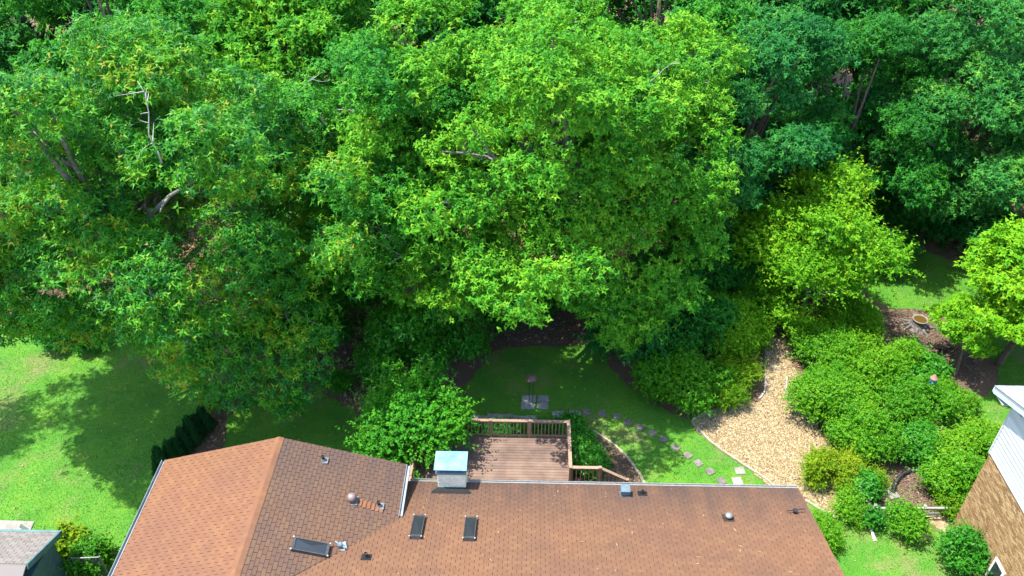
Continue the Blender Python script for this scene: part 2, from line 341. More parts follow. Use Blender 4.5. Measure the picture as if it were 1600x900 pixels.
def scatter(name, poly, dens, smin, smax, m, seed, label, cat, z=0.012, flat=0.25, excl=None, mean=0.5, sd=0.22):
    """flat irregular flakes lying on the soil"""
    rg = np.random.default_rng(seed); lo, hi = np.min(poly, 0), np.max(poly, 0)
    n = int((hi[0] - lo[0]) * (hi[1] - lo[1]) * dens); X = rg.uniform(lo[0], hi[0], n); Y = rg.uniform(lo[1], hi[1], n)
    k = inside(poly, X, Y)
    for e in (excl or []): k &= ~inside(e, X, Y)
    X, Y = X[k], Y[k]; n = len(X); s = rg.uniform(smin, smax, n); az = rg.uniform(0, 6.283, n); asp = rg.uniform(0.3, 0.8, n)
    a = np.c_[np.cos(az), np.sin(az), rg.normal(0, flat, n)]; b = np.c_[-np.sin(az), np.cos(az), rg.normal(0, flat, n)] * asp[:, None]
    c = np.c_[X, Y, z + s * 0.25 + rg.uniform(0, 0.02, n)]; s = s[:, None] * 0.5
    V = np.stack([c - a * s, c + b * s, c + a * s, c - b * s], 1)
    o = link(name, grid_mesh(name, V.reshape(-1, 3), 4, m, np.clip(rg.normal(mean, sd, n), 0, 1)))
    return tag(o, label, cat, kind='stuff')
def pebbles(poly, dens, seed):
    rg = np.random.default_rng(seed); lo, hi = poly.min(0), poly.max(0); n = int((hi[0] - lo[0]) * (hi[1] - lo[1]) * dens)
    X = rg.uniform(lo[0], hi[0], n); Y = rg.uniform(lo[1], hi[1], n); k = inside(poly, X, Y); X, Y = X[k], Y[k]; n = len(X)
    s = rg.uniform(0.022, 0.055, n); az = rg.uniform(0, 6.283, n); e = rg.uniform(0.6, 1, n); zz = 0.012 + s * 0.3
    a = np.c_[np.cos(az) * s, np.sin(az) * s, rg.normal(0, .012, n)]; b = np.c_[-np.sin(az) * s * e, np.cos(az) * s * e, rg.normal(0, .012, n)]; u = np.c_[np.zeros(n), np.zeros(n), s * 0.65]
    c = np.c_[X, Y, zz]
    tri = []
    ring = [a, b, -a, -b]
    for i in range(4): tri += [c + ring[i], c + ring[(i + 1) % 4], c + u]
    V = np.stack(tri, 1)
    t = np.clip(rg.normal(0.55, 0.23, n), 0, 1)
    o = link('gravel', grid_mesh('gravel', V.reshape(-1, 3), 3, M_PEBBLE, np.repeat(t, 4)))
    return tag(o, 'loose tan and yellow pebbles covering the garden path', 'gravel', kind='stuff')
pebbles(gravel_poly, 620, 31)
for i, (k, p) in enumerate(beds.items()):
    scatter('mulch_chips', p, 160, 0.04, 0.13, M_CHIP, 40 + i, 'shredded brown mulch chips covering a planting bed', 'mulch')
woods = np.array([(-60, 33.5), (-22, 33.0), (-16, 30), (-15, 29), (-9, 27.5), (-2, 28), (-1.5, 31.5), (3, 31.5), (5, 29), (9, 26.5), (13, 31), (17, 24), (21, 30), (19, 35), (22, 38.5), (36, 33), (60, 36), (60, 88), (-60, 88)])
scatter('leaf_litter', woods, 9, 0.10, 0.24, M_LITTER, 60, 'brown fallen leaves strewn over the woodland floor', 'leaf litter', 0.004, 0.3, LAWNS)

scatter('leaf_litter', gravel_poly, 5, 0.05, 0.12, M_LITTER, 66, 'dry brown leaves scattered over the gravel', 'leaf litter', 0.04, 0.3, None, 0.3)
for i, L in enumerate(LAWNS): scatter('leaf_litter', L, 1.2, 0.05, 0.12, M_LITTER, 70 + i, 'a few dry leaves scattered over the lawn', 'leaf litter', 0.01, 0.3, None, 0.75)

# ------------------------------------------------------------------ foliage
def unit(a): return a / np.maximum(np.linalg.norm(a, axis=-1, keepdims=True), 1e-9)
def leaves_mesh(name, pos, d, nr, L, W, tint, m):
    """pointed leaf blades, one face each; boughs differ a little in how young their leaves are"""
    sd = np.cross(d, nr); L = L[:, None]; W = W[:, None]
    V = np.stack([pos + d * L * 0.12 + sd * W * 0.5 + nr * W * 0.15, pos + d * L - nr * L * 0.12, pos + d * L * 0.12 - sd * W * 0.5 - nr * W * 0.05], 1)
    q = pos; low = np.sin(q[:, 0] * 0.9 + 1.7 * np.sin(q[:, 2] * 0.8)) * np.sin(q[:, 1] * 0.8 + 1.3 * np.sin(q[:, 0] * 0.6)) * 0.16
    return grid_mesh(name, V.reshape(-1, 3), 3, m, np.clip(np.where(tint >= 0.999, 1.0, tint + low), 0, 1))
def crown_lobes(rg, c, R, nl, lr, zmin=-0.45, bf=0.36):
    """boughs spread unevenly through the crown, each carrying a handful of leaf pads"""
    nb = max(7, nl // 3); i = np.arange(nb) + 0.5; z = zmin + (1 - zmin) * (i / nb); ph = i * 2.39996 + rg.uniform(0, 6.28)
    r = np.sqrt(np.maximum(0, 1 - z * z)); u = unit(np.c_[r * np.cos(ph), r * np.sin(ph), z] + rg.normal(0, 0.2, (nb, 3)))
    br = bf * min(R[0], R[1]) * rg.uniform(0.45, 1.3, nb); R_a = np.array(R)
    f = rg.uniform(0.42, 1.0, nb); f[rg.uniform(0, 1, nb) < 0.2] = 1.16
    B = np.array(c) + u * np.maximum(R_a[None] - br[:, None] * 0.85, 0.15 * R_a[None]) * f[:, None]
    ns = 7; v = unit(rg.normal(0, 1, (nb * ns, 3)) + np.repeat(u, ns, 0) * 0.7 + np.array([0, 0, 0.35]))
    C = np.repeat(B, ns, 0) + v * (np.repeat(br, ns) * rg.uniform(0.55, 1.05, nb * ns))[:, None] * np.array([1, 1, 0.75])
    return C, unit(v + np.repeat(u, ns, 0) * 0.5 + np.array([0, 0, 0.25])), lr * rg.uniform(0.55, 1.3, nb * ns)
def crown_clumps(rg, C, u, lr, n, flat=0.72, back=-0.35):
    pos = np.zeros((0, 3)); nor = np.zeros((0, 3)); w = lr ** 2 / (lr ** 2).sum()
    for _ in range(8):
        m_ = int((n - len(pos)) * 2.5) + 50; k = rg.choice(len(C), m_, p=w); v = unit(rg.normal(0, 1, (m_, 3)) + np.array([0, 0, 0.25]))
        ok = (v * u[k]).sum(1) > back
        k, v = k[ok], v[ok]; p = C[k] + v * lr[k][:, None] * np.array([1, 1, flat]) * rg.uniform(0.72, 1.12, len(k))[:, None]
        d = np.linalg.norm((p[:, None] - C[None]) / np.array([1, 1, flat]), axis=2) / lr[None]; ok = (d < 0.68).sum(1) == 0
        pos = np.vstack([pos, p[ok]]); nor = np.vstack([nor, v[ok]])
        if len(pos) >= n: break
    return pos[:n], nor[:n]
def rosettes(rg, pos, nor, ros, k, cr, L, W, tmean, up=0.7, tip=0.0):
    n = len(pos); ct = rg.normal(0, 0.19, n)
    p = np.repeat(pos, ros, 0) + rg.normal(0, 1, (n * ros, 3)) * np.array([cr, cr, cr * 0.45]); nn = np.repeat(nor, ros, 0)
    nn = unit(nn * 0.5 + np.array([0, 0, up]) + rg.normal(0, 0.35, (n * ros, 3)))
    rt = np.repeat(ct, ros) + rg.normal(0, 0.08, n * ros)
    t1 = unit(np.cross(nn, rg.normal(0, 1, (n * ros, 3)))); t2 = np.cross(nn, t1)
    N_ = n * ros * k; az = np.tile(np.arange(k) * 2 * math.pi / k, n * ros) + rg.uniform(-.5, .5, N_)
    P = np.repeat(p, k, 0); Nn = np.repeat(nn, k, 0); T1 = np.repeat(t1, k, 0); T2 = np.repeat(t2, k, 0)
    d = unit(np.cos(az)[:, None] * T1 + np.sin(az)[:, None] * T2 + Nn * rg.uniform(-1.0, 0.8, N_)[:, None] + np.array([0, 0, -0.12]))
    nr = unit(Nn - (Nn * d).sum(1)[:, None] * d)
    tint = tmean + np.repeat(rt, k) + rg.normal(0, 0.11, N_)
    if tip:
        m_ = rg.uniform(0, 1, N_) < tip; tint[m_] = 1.0
    tint = np.minimum(tint, np.where(tint == 1.0, 1.0, 0.95 if not tip else 0.8))
    return P + d * 0.02, d, nr, L * rg.uniform(0.5, 1.25, N_), W * rg.uniform(0.6, 1.3, N_), tint
def sprays(rg, pos, nor, k, sl_, L, W, tmean, up=0.6):
    n = len(pos); d0 = unit(nor * 0.8 + np.array([0, 0, up]) + rg.normal(0, 0.35, (n, 3))); ln = sl_ * rg.uniform(0.5, 1.3, n) * np.where(rg.uniform(0, 1, n) < 0.12, 1.7, 1.0)
    j = np.tile((np.arange(k) + 0.5) / k, n); N_ = n * k; D = np.repeat(d0, k, 0); P = np.repeat(pos, k, 0) + D * (np.repeat(ln, k) * j)[:, None] - np.array([0, 0, 1]) * (j ** 2 * np.repeat(ln, k) * 0.18)[:, None]
    rnd = unit(np.cross(D, rg.normal(0, 1, (N_, 3)))); d = unit(rnd + D * 0.55 + np.array([0, 0, -0.1])); nr = unit(np.array([0, 0, 0.9]) + D * 0.3 + rg.normal(0, 0.35, (N_, 3)))
    nr = unit(nr - (nr * d).sum(1)[:, None] * d)
    tint = tmean + np.repeat(rg.normal(0, 0.13, n), k) + (j - 0.5) * 0.25 + rg.normal(0, 0.10, N_)
    return P, d, nr, L * rg.uniform(0.5, 1.25, N_), W * rg.uniform(0.6, 1.3, N_), tint
def bez(p, q, bend, n=5):
    p, q = np.array(p), np.array(q); m_ = (p + q) / 2 + np.array(bend); return [tuple((1 - t) ** 2 * p + 2 * t * (1 - t) * m_ + t * t * q) for t in np.linspace(0, 1, n)]
LEAFCOUNT = [0]
def tree(name, label, cat, base, c, R, leaf, nl=55, lr=1.9, n_leaf=60000, mode='ros', L=0.24, W=0.10, cr=0.30, tr=0.35, seed=1, bark=None, tmean=0.42, group=None, flat=0.72, ros=4, k=7, tip=0.0, limbs=26, twigs=0, bare=0, zmin=-0.75, crown_name='crown', trunk_name='trunk', up=0.7, stems=1, sl_=0.6, extra=None, lean=0.0):
    rg = np.random.default_rng(seed); rd = random.Random(seed); root = empty(name, (base[0], base[1], 0), label, cat, group); bark = bark or BARK
    n_leaf = int(n_leaf * 1.6); L *= 0.92; W *= 0.98
    C, u, lrr = crown_lobes(rg, c, R, nl, lr, zmin)
    if extra:
        for (ec, er) in extra:
            C = np.vstack([C, [ec]]); u = np.vstack([u, unit(np.array(ec) - np.array(c))[None]]); lrr = np.append(lrr, er)
    per = ros * k if mode == 'ros' else k
    pos, nor = crown_clumps(rg, C, u, lrr, max(8, n_leaf // per), flat)
    keep = pos[:, 2] > 0.05; pos, nor = pos[keep], nor[keep]
    A = rosettes(rg, pos, nor, ros, k, cr, L, W, tmean, up, tip) if mode == 'ros' else sprays(rg, pos, nor, k, sl_, L, W, tmean, up)
    A = list(A); A[0][:, 2] = np.maximum(A[0][:, 2], 0.06)
    link(crown_name, leaves_mesh(crown_name, *A, LM[leaf]), root); LEAFCOUNT[0] += len(A[0])
    # trunk and limbs as one woody body
    t = MB(); top = c[2] - R[2] * 0.15
    if stems == 1:
        fork = np.array([base[0] + (c[0] - base[0]) * 0.55, base[1] + (c[1] - base[1]) * 0.55, max(0.6, c[2] - R[2] * 0.75)])
        t.tube([(base[0], base[1], -0.05), (base[0], base[1], 0.25), tuple(np.array([base[0], base[1], 0]) * 0.5 + fork * 0.5), tuple(fork), (c[0], c[1], top), (c[0] + .3, c[1] - .2, c[2] + R[2] * 0.5)], [tr * 1.5, tr * 1.1, tr * 0.95, tr * 0.85, tr * 0.5, tr * 0.12], 9)
    else:
        fork = np.array([base[0], base[1], 0.1])
    if limbs:
        for i in rg.choice(len(C), min(limbs, len(C)), replace=False):
            if stems == 1: a = fork + (np.array([c[0], c[1], top]) - fork) * rd.uniform(0, 0.9)
            else: a = np.array([base[0] + rd.uniform(-.2, .2), base[1] + rd.uniform(-.2, .2), 0.0])
            L_ = np.linalg.norm(C[i] - a); e = C[i] + u[i] * lrr[i] * 0.35
            r0 = max(0.014, min(tr * 0.55, 0.016 * L_ + 0.03) if stems == 1 else tr)
            p = bez(a, e, (rd.uniform(-.1, .1) * L_, rd.uniform(-.1, .1) * L_, 0.12 * L_), 6); t.tube(p, [r0, r0 * .85, r0 * .68, r0 * .5, r0 * .34, r0 * .16], 5)
            for _ in range(twigs):
                f0 = p[rd.choice((2, 3, 4))]; v = unit(rg.normal(0, 1, 3) + u[i] * 0.8); e2 = np.array(f0) + v * rd.uniform(0.8, 1.6) * lrr[i] * 0.9
                t.tube(bez(f0, e2, rg.normal(0, 0.2, 3), 4), [r0 * .36, r0 * .26, r0 * .17, r0 * .06], 4, False)
    t.build(trunk_name, bark, root, True)
    # dead, leafless boughs that reach past the leaves
    for b_ in range(bare):
        i = rd.randrange(len(C)); s_ = MB(); o = C[i] - u[i] * lrr[i] * 0.6; v = unit(np.cross(u[i], rg.normal(0, 1, 3)) + u[i] * rd.uniform(0.25, 0.7)); ln = rd.uniform(1.6, 3.2)
        p = [o]; dv = v.copy()
        for q_ in range(8):
            dv = unit(dv + rg.normal(0, 0.22, 3)); p.append(p[-1] + dv * ln / 8)
        r0 = rd.uniform(0.022, 0.04); s_.tube([tuple(q_) for q_ in p], [r0 * (1 - 0.1 * q_) for q_ in range(9)], 5)
        for _ in range(7):
            f0 = np.array(p[rd.randrange(2, 8)]); e2 = f0 + unit(dv * 0.8 + rg.normal(0, 0.7, 3)) * rd.uniform(0.3, 0.9); s_.tube(bez(f0, e2, rg.normal(0, 0.12, 3), 5), [0.018, 0.015, 0.012, 0.009, 0.004], 4, False)
        s_.build('branch', PALE, root, True)
    return root

# the tall trees
WOODS = 'tall trees standing in the woods'
tree('oak_tree', 'broad bright green oak with pale grey limbs overhanging the lawn bed', 'tree', (3.0, 35.2), (1.4, 33.0, 10.4), (8.6, 8.4, 7.6), 'white_oak', zmin=-0.6, nl=114, lr=1.0, n_leaf=165000, L=0.215, W=0.11, cr=0.26, ros=5, k=6, tr=0.55, seed=11, twigs=3, limbs=56, bare=26, tmean=0.56, bark=BARK, extra=[(at(*p), r_) for p, r_ in zip(((840,330,10),(900,300,11),(870,270,12),(930,340,9.5),(820,290,11),(880,340,10.5),(960,440,6.5),(1000,480,5.2),(1010,505,4.6),(930,415,7.5),(965,520,3.8),(910,450,6.4),(1050,455,6),(960,490,5.2),(875,420,7.5),(840,395,8.2),(1010,430,7),(940,470,6),(900,385,8.2),(860,360,9),(640,440,6.4),(700,450,6.0),(770,440,6.4),(600,420,7.0)), (1.2,1.2,1.2,1.2,1.1,1.1,1.2,1.2,.9,1.3,.8,1.1,1.2,1.1,1.2,1.2,1.2,1.1,1.2,1.2,1.1,1.1,1.1,1.1))])
tree('oak_tree', 'big dark green oak with orange leaf tips overhanging the open side lawn', 'tree', (-16.8, 31.0), (-17.4, 28.6, 10.0), (10.4, 7.6, 7.4), 'red_oak', zmin=-0.5, nl=126, lr=1.05, n_leaf=185000, L=0.24, W=0.085, cr=0.24, ros=5, k=6, tr=0.5, seed=12, twigs=2, limbs=46, bare=8, tip=0.012, tmean=0.47, extra=[(at(*p), r_) for p, r_ in zip(((0,470,8),(40,450,9),(60,485,7.5),(110,500,7),(0,430,10),(160,500,7),(-60,460,9),(90,440,9.5),(205,480,7.5),(20,500,7),(140,460,8.5),(300,520,6.5),(340,535,6),(285,560,5.5),(365,485,7),(250,515,6.5),(330,480,7.5),(375,560,5),(425,470,6.5),(460,515,5.5),(475,560,4.2),(432,592,4.0),(385,606,3.8),(450,440,7.5),(485,500,5.8),(410,545,5.0),(440,560,4.6),(350,590,4.4),(400,500,6.0),(320,585,4.4),(470,600,3.4),(500,545,4.6),(445,620,3.2)), (1.3,1.3,1.1,1.2,1.3,1.2,1.4,1.3,1.2,1.0,1.2,1.3,1.2,1.1,1.3,1.2,1.3,1.1,1.3,1.2,1.1,1.15,1.0,1.3,1.1,1.2,1.2,1.1,1.3,1.0,.8,.8,.8))])
tree('oak_tree', 'medium green oak squeezed between the bright oak and the orange tipped oak', 'tree', (-6.4, 35.6), (-6.8, 34.0, 8.8), (6.2, 6.8, 7.4), 'mid_oak', nl=90, lr=0.95, n_leaf=100000, L=0.21, W=0.105, cr=0.26, ros=5, k=6, tr=0.4, seed=13, twigs=2, limbs=50, bare=18, tmean=0.5, bark=PALE)
tree('broadleaf_tree', 'slim blue green tree standing just behind the lime coloured small tree', 'tree', (11.6, 41.5), (11.4, 39.6, 7.6), (4.0, 4.6, 7.2), 'teal', nl=57, lr=0.85, n_leaf=62000, tr=0.25, seed=14, bark=BROWNBARK, limbs=8, twigs=0, tmean=0.36, group=WOODS)
tree('broadleaf_tree', 'dark forest green tree with deep gaps beside the slim blue green tree', 'tree', (18.5, 44.5), (18.2, 42.4, 7.6), (4.8, 5.0, 7.0), 'dark', nl=57, lr=0.85, n_leaf=58000, tr=0.25, seed=15, bark=BROWNBARK, limbs=8, twigs=0, tmean=0.45, group=WOODS)
tree('broadleaf_tree', 'round mid green tree behind the dark grove above the bird bath', 'tree', (24.0, 43.5), (23.6, 41.4, 8.0), (5.0, 4.8, 7.2), 'bluegreen', nl=57, lr=0.85, n_leaf=62000, tr=0.28, seed=16, bark=BROWNBARK, limbs=8, twigs=0, tmean=0.34, group=WOODS)
tree('broadleaf_tree', 'pale blue green tree with layered boughs shading the lawn behind the maple', 'tree', (29.0, 38.0), (28.2, 37.0, 7.6), (5.0, 4.8, 5.6), 'bluegreen', nl=57, lr=0.85, n_leaf=65000, tr=0.3, seed=17, bark=BROWNBARK, limbs=8, twigs=0, tmean=0.52, group=WOODS)
back = [
 (-33, 41, 9.5, 6.5, 6.5, 'dark', 'dark tree at the wood edge behind the orange tipped oak'),
 (-24, 46, 10, 6, 7, 'mid_oak', 'leafy tree rising behind the crown of the orange tipped oak'),
 (-14, 46, 10, 6, 7, 'white_oak', 'yellowish green tree rising between the medium oak and the orange tipped oak'),
 (-1.5, 50, 9.5, 6, 7, 'dark', 'shadowy tree in the gap behind the medium green oak'),
 (7.5, 48, 10, 6, 7, 'mid_oak', 'tall leafy tree directly behind the bright oak'),
 (14.5, 52, 9, 5.5, 6.5, 'teal', 'blue green tree deeper in the woods behind the slim one'),
 (22, 53, 9, 5.5, 6.5, 'dark', 'deep green tree at the back of the dark grove'),
 (30, 50, 9, 6, 6.5, 'teal', 'blue green tree behind the round mid green tree'),
 (36.5, 44, 9, 6, 6.5, 'bluegreen', 'broad blue green tree beyond the lawn past the layered boughs'),
 (-33, 53, 9, 6.5, 7, 'teal', 'blue green tree in the gap behind the leafy tree at the wood edge'),
 (-20, 57, 9, 6.5, 7, 'mid_oak', 'far leafy tree seen over the yellowish green one'),
 (-28, 64, 9, 7, 7, 'dark', 'far dark tree at the back of the woods behind the side lawn'),
 (-12, 68, 9, 7, 7, 'mid_oak', 'farthest leafy tree behind the two far green ones'),
 (-41, 50, 10, 7, 7, 'mid_oak', 'leafy tree far back beyond the side lawn'),
 (-8, 58, 10, 7, 7, 'teal', 'far tree seen through the gap left of the shadowy one'),
 (4, 60, 10, 7, 7, 'dark', 'far dark tree seen over the tall leafy one'),
 (18, 63, 10, 7, 7, 'dark', 'far dark tree at the back of the woods past the grove'),
 (32, 62, 10, 7, 7, 'teal', 'far blue green tree at the back of the woods'),
 (44, 54, 10, 7, 7, 'dark', 'far dark tree past the broad blue green tree'),
]
PROTO = {}
def back_tree(label, x, y, c, R, leaf, pk, rot):
    """trees deep in the woods: a few grown crowns, turned and sized one by one"""
    if pk not in PROTO:
        rg = np.random.default_rng(900 + pk); rd = random.Random(900 + pk)
        C, u, lrr = crown_lobes(rg, (0, 0, 0), (6, 6, 7), 48, 1.0, -0.6); pos, nor = crown_clumps(rg, C, u, lrr, 1900)
        A = rosettes(rg, pos, nor, 4, 7, 0.36, 0.32, 0.16, 0.5); cm = leaves_mesh('crown', *A, LM['dark'])
        t = MB(); t.tube([(0, 0, -9.5), (0, 0, -5), (.2, 0, 0), (.3, .2, 4)], [.4, .3, .2, .05], 8)
        for k_ in range(16): t.tube(bez((0, 0, rd.uniform(-4, 1)), C[rd.randrange(len(C))], (0, 0, .8), 5), [.13, .1, .08, .05, .02], 5)
        PROTO[pk] = (cm, t.mesh('trunk', BROWNBARK, True))
    cm, tm = PROTO[pk]; root = empty('broadleaf_tree', (x, y, 0), label, 'tree', WOODS); sc = (R[0] / 6, R[1] / 6, R[2] / 7)
    for nm_, me in (('crown', cm), ('trunk', tm)):
        o = bpy.data.objects.new(nm_, me); col.objects.link(o); o.parent = root; o.location = (c[0] - x, c[1] - y, c[2]); o.scale = sc; o.rotation_euler[2] = rot
        if nm_ == 'crown': o.material_slots[0].link = 'OBJECT'; o.material_slots[0].material = LM[leaf]
    return root
for i, (x, y, z, rx, rz, lf, lb) in enumerate(back):
    back_tree(lb, x, y, (x, y - .5, z - .8), (rx, rx, rz), lf, i % 3, i * 1.9); continue
tree('small_tree', 'lime yellow small tree growing beside the end of the gravel path', 'tree', (14.9, 34.6), (14.7, 34.2, 3.9), (3.1, 3.4, 3.7), 'lime', nl=54, lr=0.5, n_leaf=30000, mode='spray', L=0.20, W=0.10, k=13, sl_=1.15, tr=0.14, seed=31, limbs=18, twigs=1, tmean=0.52, up=0.9)
tree('maple_tree', 'bright yellow green maple with spreading tiers beside the neighbouring house', 'tree', (23.6, 30.6), (24.0, 30.2, 4.8), (4.0, 3.9, 2.7), 'maple', nl=54, lr=0.65, n_leaf=52000, L=0.22, W=0.14, cr=0.28, tr=0.15, seed=32, bark=BROWNBARK, limbs=26, twigs=1, tmean=0.5, flat=0.5, group=None)
tree('dogwood_tree', 'small airy yellow green tree in the mulch below the maple', 'tree', (21.0, 29.6), (21.2, 30.4, 2.6), (1.5, 1.9, 1.0), 'maple', nl=24, lr=0.36, n_leaf=6000, L=0.18, W=0.11, cr=0.2, tr=0.07, seed=33, limbs=12, twigs=1, tmean=0.45, bark=BROWNBARK, flat=0.55)
tree('crape_myrtle', 'fresh green many stemmed tree pressed against the deck railing', 'tree', (-5.0, 24.0), (-4.8, 23.7, 2.0), (2.3, 1.8, 1.4), 'myrtle', nl=33, lr=0.32, n_leaf=17000, mode='spray', L=0.15, W=0.12, k=14, sl_=1.2, tr=0.045, seed=34, limbs=22, twigs=1, tmean=0.4, up=0.9, stems=5, bark=PALE)

# shrubs: position of the foot, height, half widths, leaf
def shrub(label, px, py, rx, ry, h, leaf, n, seed, mode='spray', L=0.13, W=0.07, name='shrub', lobes=None, cat='shrub', tmean=0.45, up=0.7, group=None, sl_=0.5, z=None, lr=None):
    x, y, _ = at(px, py); z = z if z is not None else h * 0.52
    r = min(rx, ry, h * 0.8); fq = 0.5 if L > .165 else 0.64; n = int(n * fq); L *= 1.2; W *= 1.2
    return tree(name, label, cat, (x, y), (x, y, z), (rx, ry, h - z), leaf, nl=lobes or max(18, int(24 + rx * ry * 4)), lr=lr or max(0.13, r * 0.2), n_leaf=n, mode=mode, L=L, W=W, cr=0.14, tr=0.02, seed=seed, bark=BROWNBARK, tmean=tmean, group=group, flat=0.85, ros=3, k=7, limbs=8, stems=5, crown_name='foliage', trunk_name='stem', up=up, sl_=sl_, zmin=-0.6)
W_ = 'shrubs filling the edge of the woods'
shrub('dense dark shrub mass behind the crape myrtle at the lawn edge', 640, 585, 2.6, 2.0, 4.6, 'glossy', 30000, 201, L=0.17, W=0.09, tmean=0.7, group=W_)
shrub('tall olive green shrub between the crape myrtle and the oak bed', 700, 568, 2.2, 1.8, 3.6, 'glossy', 24000, 202, L=0.165, W=0.09, tmean=0.6, group=W_)
shrub('leafy dark shrub under the orange tipped oak beside the brown clearing', 470, 560, 2.4, 1.8, 4.2, 'dark', 22000, 203, L=0.2, W=0.1, group=W_)
shrub('tall mid green shrub between two oaks behind the brown clearing', 560, 505, 2.8, 2.4, 6.0, 'mid_oak', 40000, 204, L=0.22, W=0.11, group=W_, tmean=0.6)
shrub('broad dark shrub beneath the medium oak', 460, 480, 2.6, 2.2, 5.6, 'glossy', 34000, 205, L=0.22, W=0.11, group=W_, tmean=0.6)
shrub('low dark shrub at the back of the oak bed', 850, 478, 2.4, 1.4, 1.9, 'dark', 16000, 206, L=0.2, W=0.1, group=W_)
shrub('dark shrub between the oak bed and the crape myrtle lawn', 775, 510, 1.6, 1.4, 2.6, 'dark', 14000, 207, L=0.18, W=0.09, group=W_, tmean=0.55)
shrub('bluish shrub drooping over the lawn edge right below the bright oak', 985, 560, 1.9, 1.9, 3.6, 'teal', 24000, 208, L=0.2, W=0.1, group=W_, tmean=0.45)
shrub('dark evergreen shrub at the lawn edge beside the gravel flare', 1062, 622, 1.9, 1.7, 2.4, 'azalea', 26000, 209, L=0.14, W=0.07, tmean=0.25, group=W_)
shrub('large dark shrub behind the evergreen at the lawn edge', 1050, 545, 2.4, 2.2, 4.2, 'dark', 30000, 210, L=0.18, W=0.09, tmean=0.6, group=W_)
shrub('light green shrub overhanging the narrow end of the gravel path', 1130, 545, 1.7, 1.9, 2.9, 'lime', 26000, 211, L=0.14, W=0.07, tmean=0.5, group=W_)
shrub('yellowish shrub at the mouth of the narrow gravel path', 1146, 604, 1.0, 0.9, 1.2, 'yellow', 9000, 212, L=0.1, W=0.05, tmean=0.25)
shrub('feathery green shrub at the corner of the gravel flare', 1130, 632, 0.75, 0.6, 1.0, 'yellow', 6000, 213, L=0.14, W=0.03, tmean=0.2, up=1.2)
shrub('tall dark shrub deep in the shade between bright oak and lime tree', 1090, 470, 2.6, 2.4, 4.6, 'dark', 26000, 214, L=0.22, W=0.11, group=W_, tmean=0.55)
shrub('leafy shrub under the lime tree at the far end of the path', 1180, 492, 1.7, 1.7, 2.6, 'azalea', 16000, 215, L=0.16, W=0.08, group=W_, tmean=0.4)
shrub('dark shrub deep in the grove under the slim blue green tree', 1180, 420, 2.8, 2.4, 4.4, 'dark', 20000, 216, L=0.24, W=0.12, group=W_)
shrub('dark shrub beside the lawn behind the lime tree', 1360, 415, 1.8, 1.4, 2.2, 'dark', 18000, 217, L=0.2, W=0.1, group=W_, tmean=0.45)
shrub('shaded shrub at the foot of the round mid green tree', 1400, 355, 2.8, 2.2, 3.6, 'dark', 16000, 218, L=0.26, W=0.13, group=W_)
shrub('broad shaded shrub under the round tree past the far lawn', 1495, 345, 3.0, 2.2, 3.4, 'dark', 22000, 221, L=0.24, W=0.12, group=W_, tmean=0.55)
shrub('spreading leafy shrub in the dark grove behind the lime tree', 1300, 340, 3.0, 2.2, 3.8, 'dark', 22000, 222, L=0.24, W=0.12, group=W_, tmean=0.45)
shrub('low yellow green shrub at the corner of the far lawn', 1385, 408, 1.1, 0.9, 1.3, 'lime', 8000, 219, L=0.14, W=0.07)
shrub('shaded shrub beyond the far lawn under the pale tree', 1520, 395, 2.6, 1.8, 2.6, 'bluegreen', 16000, 220, L=0.24, W=0.12, group=W_, tmean=0.3)
# the azalea thicket on the far side of the path
A_ = 'azaleas in the thicket beside the gravel path'
shrub('yellow green azalea at the top of the thicket below the bird bath', 1318, 522, 1.7, 1.5, 1.6, 'lime', 22000, 230, L=0.12, W=0.06, group=A_, tmean=0.45)
shrub('rounded azalea overhanging the narrow path edge', 1281, 565, 1.35, 1.4, 1.8, 'azalea', 20000, 231, L=0.12, W=0.06, group=A_)
shrub('broad bright azalea in the middle of the thicket', 1345, 592, 2.0, 1.6, 1.9, 'azalea', 28000, 232, L=0.12, W=0.06, group=A_, tmean=0.6)
shrub('big bright azalea bulging over the wide part of the gravel', 1284, 650, 1.9, 1.6, 2.1, 'azalea', 26000, 233, L=0.12, W=0.06, group=A_, tmean=0.55)
shrub('darker azalea at the lower end of the thicket', 1335, 700, 1.4, 1.2, 1.8, 'azalea', 18000, 234, L=0.12, W=0.06, group=A_, tmean=0.35)
shrub('leafy large leaved shrub right below the stump bed', 1425, 592, 1.4, 1.1, 1.2, 'glossy', 16000, 235, L=0.2, W=0.1, group=A_, tmean=0.65)
shrub('mid green azalea around the little bird house', 1420, 650, 1.5, 1.2, 1.7, 'azalea', 18000, 236, L=0.12, W=0.06, group=A_, tmean=0.4)
shrub('neatly rounded clipped shrub next to the bird house', 1478, 640, 1.0, 0.95, 1.3, 'azalea', 17000, 237, 'ros', L=0.08, W=0.04, tmean=0.5, lr=0.3)
shrub('rounded glossy dark shrub beside the sandy strip', 1432, 715, 0.95, 0.85, 1.3, 'glossy', 14000, 238, L=0.12, W=0.065, tmean=0.55)
shrub('yellow tinged shrub by the corner of the brown roof', 1288, 752, 1.05, 0.9, 1.15, 'yellow', 13000, 239, L=0.10, W=0.05, tmean=0.5)
shrub('small upright shrub at the edge of the gravel near the roof', 1322, 808, 0.42, 0.42, 0.9, 'azalea', 4500, 240, L=0.10, W=0.05, tmean=0.6)
shrub('small shrub standing alone on the lawn before the rail fence', 1410, 832, 0.52, 0.5, 1.1, 'azalea', 6000, 241, L=0.12, W=0.06, tmean=0.55)
shrub('glossy shrub against the brick wall of the neighbouring house', 1498, 888, 0.7, 0.75, 1.7, 'glossy', 10000, 242, L=0.13, W=0.07, tmean=0.55)
shrub('large dense shrub between the rail fence and the neighbouring house', 1480, 772, 1.25, 1.0, 1.8, 'azalea', 20000, 243, L=0.14, W=0.07, tmean=0.4)
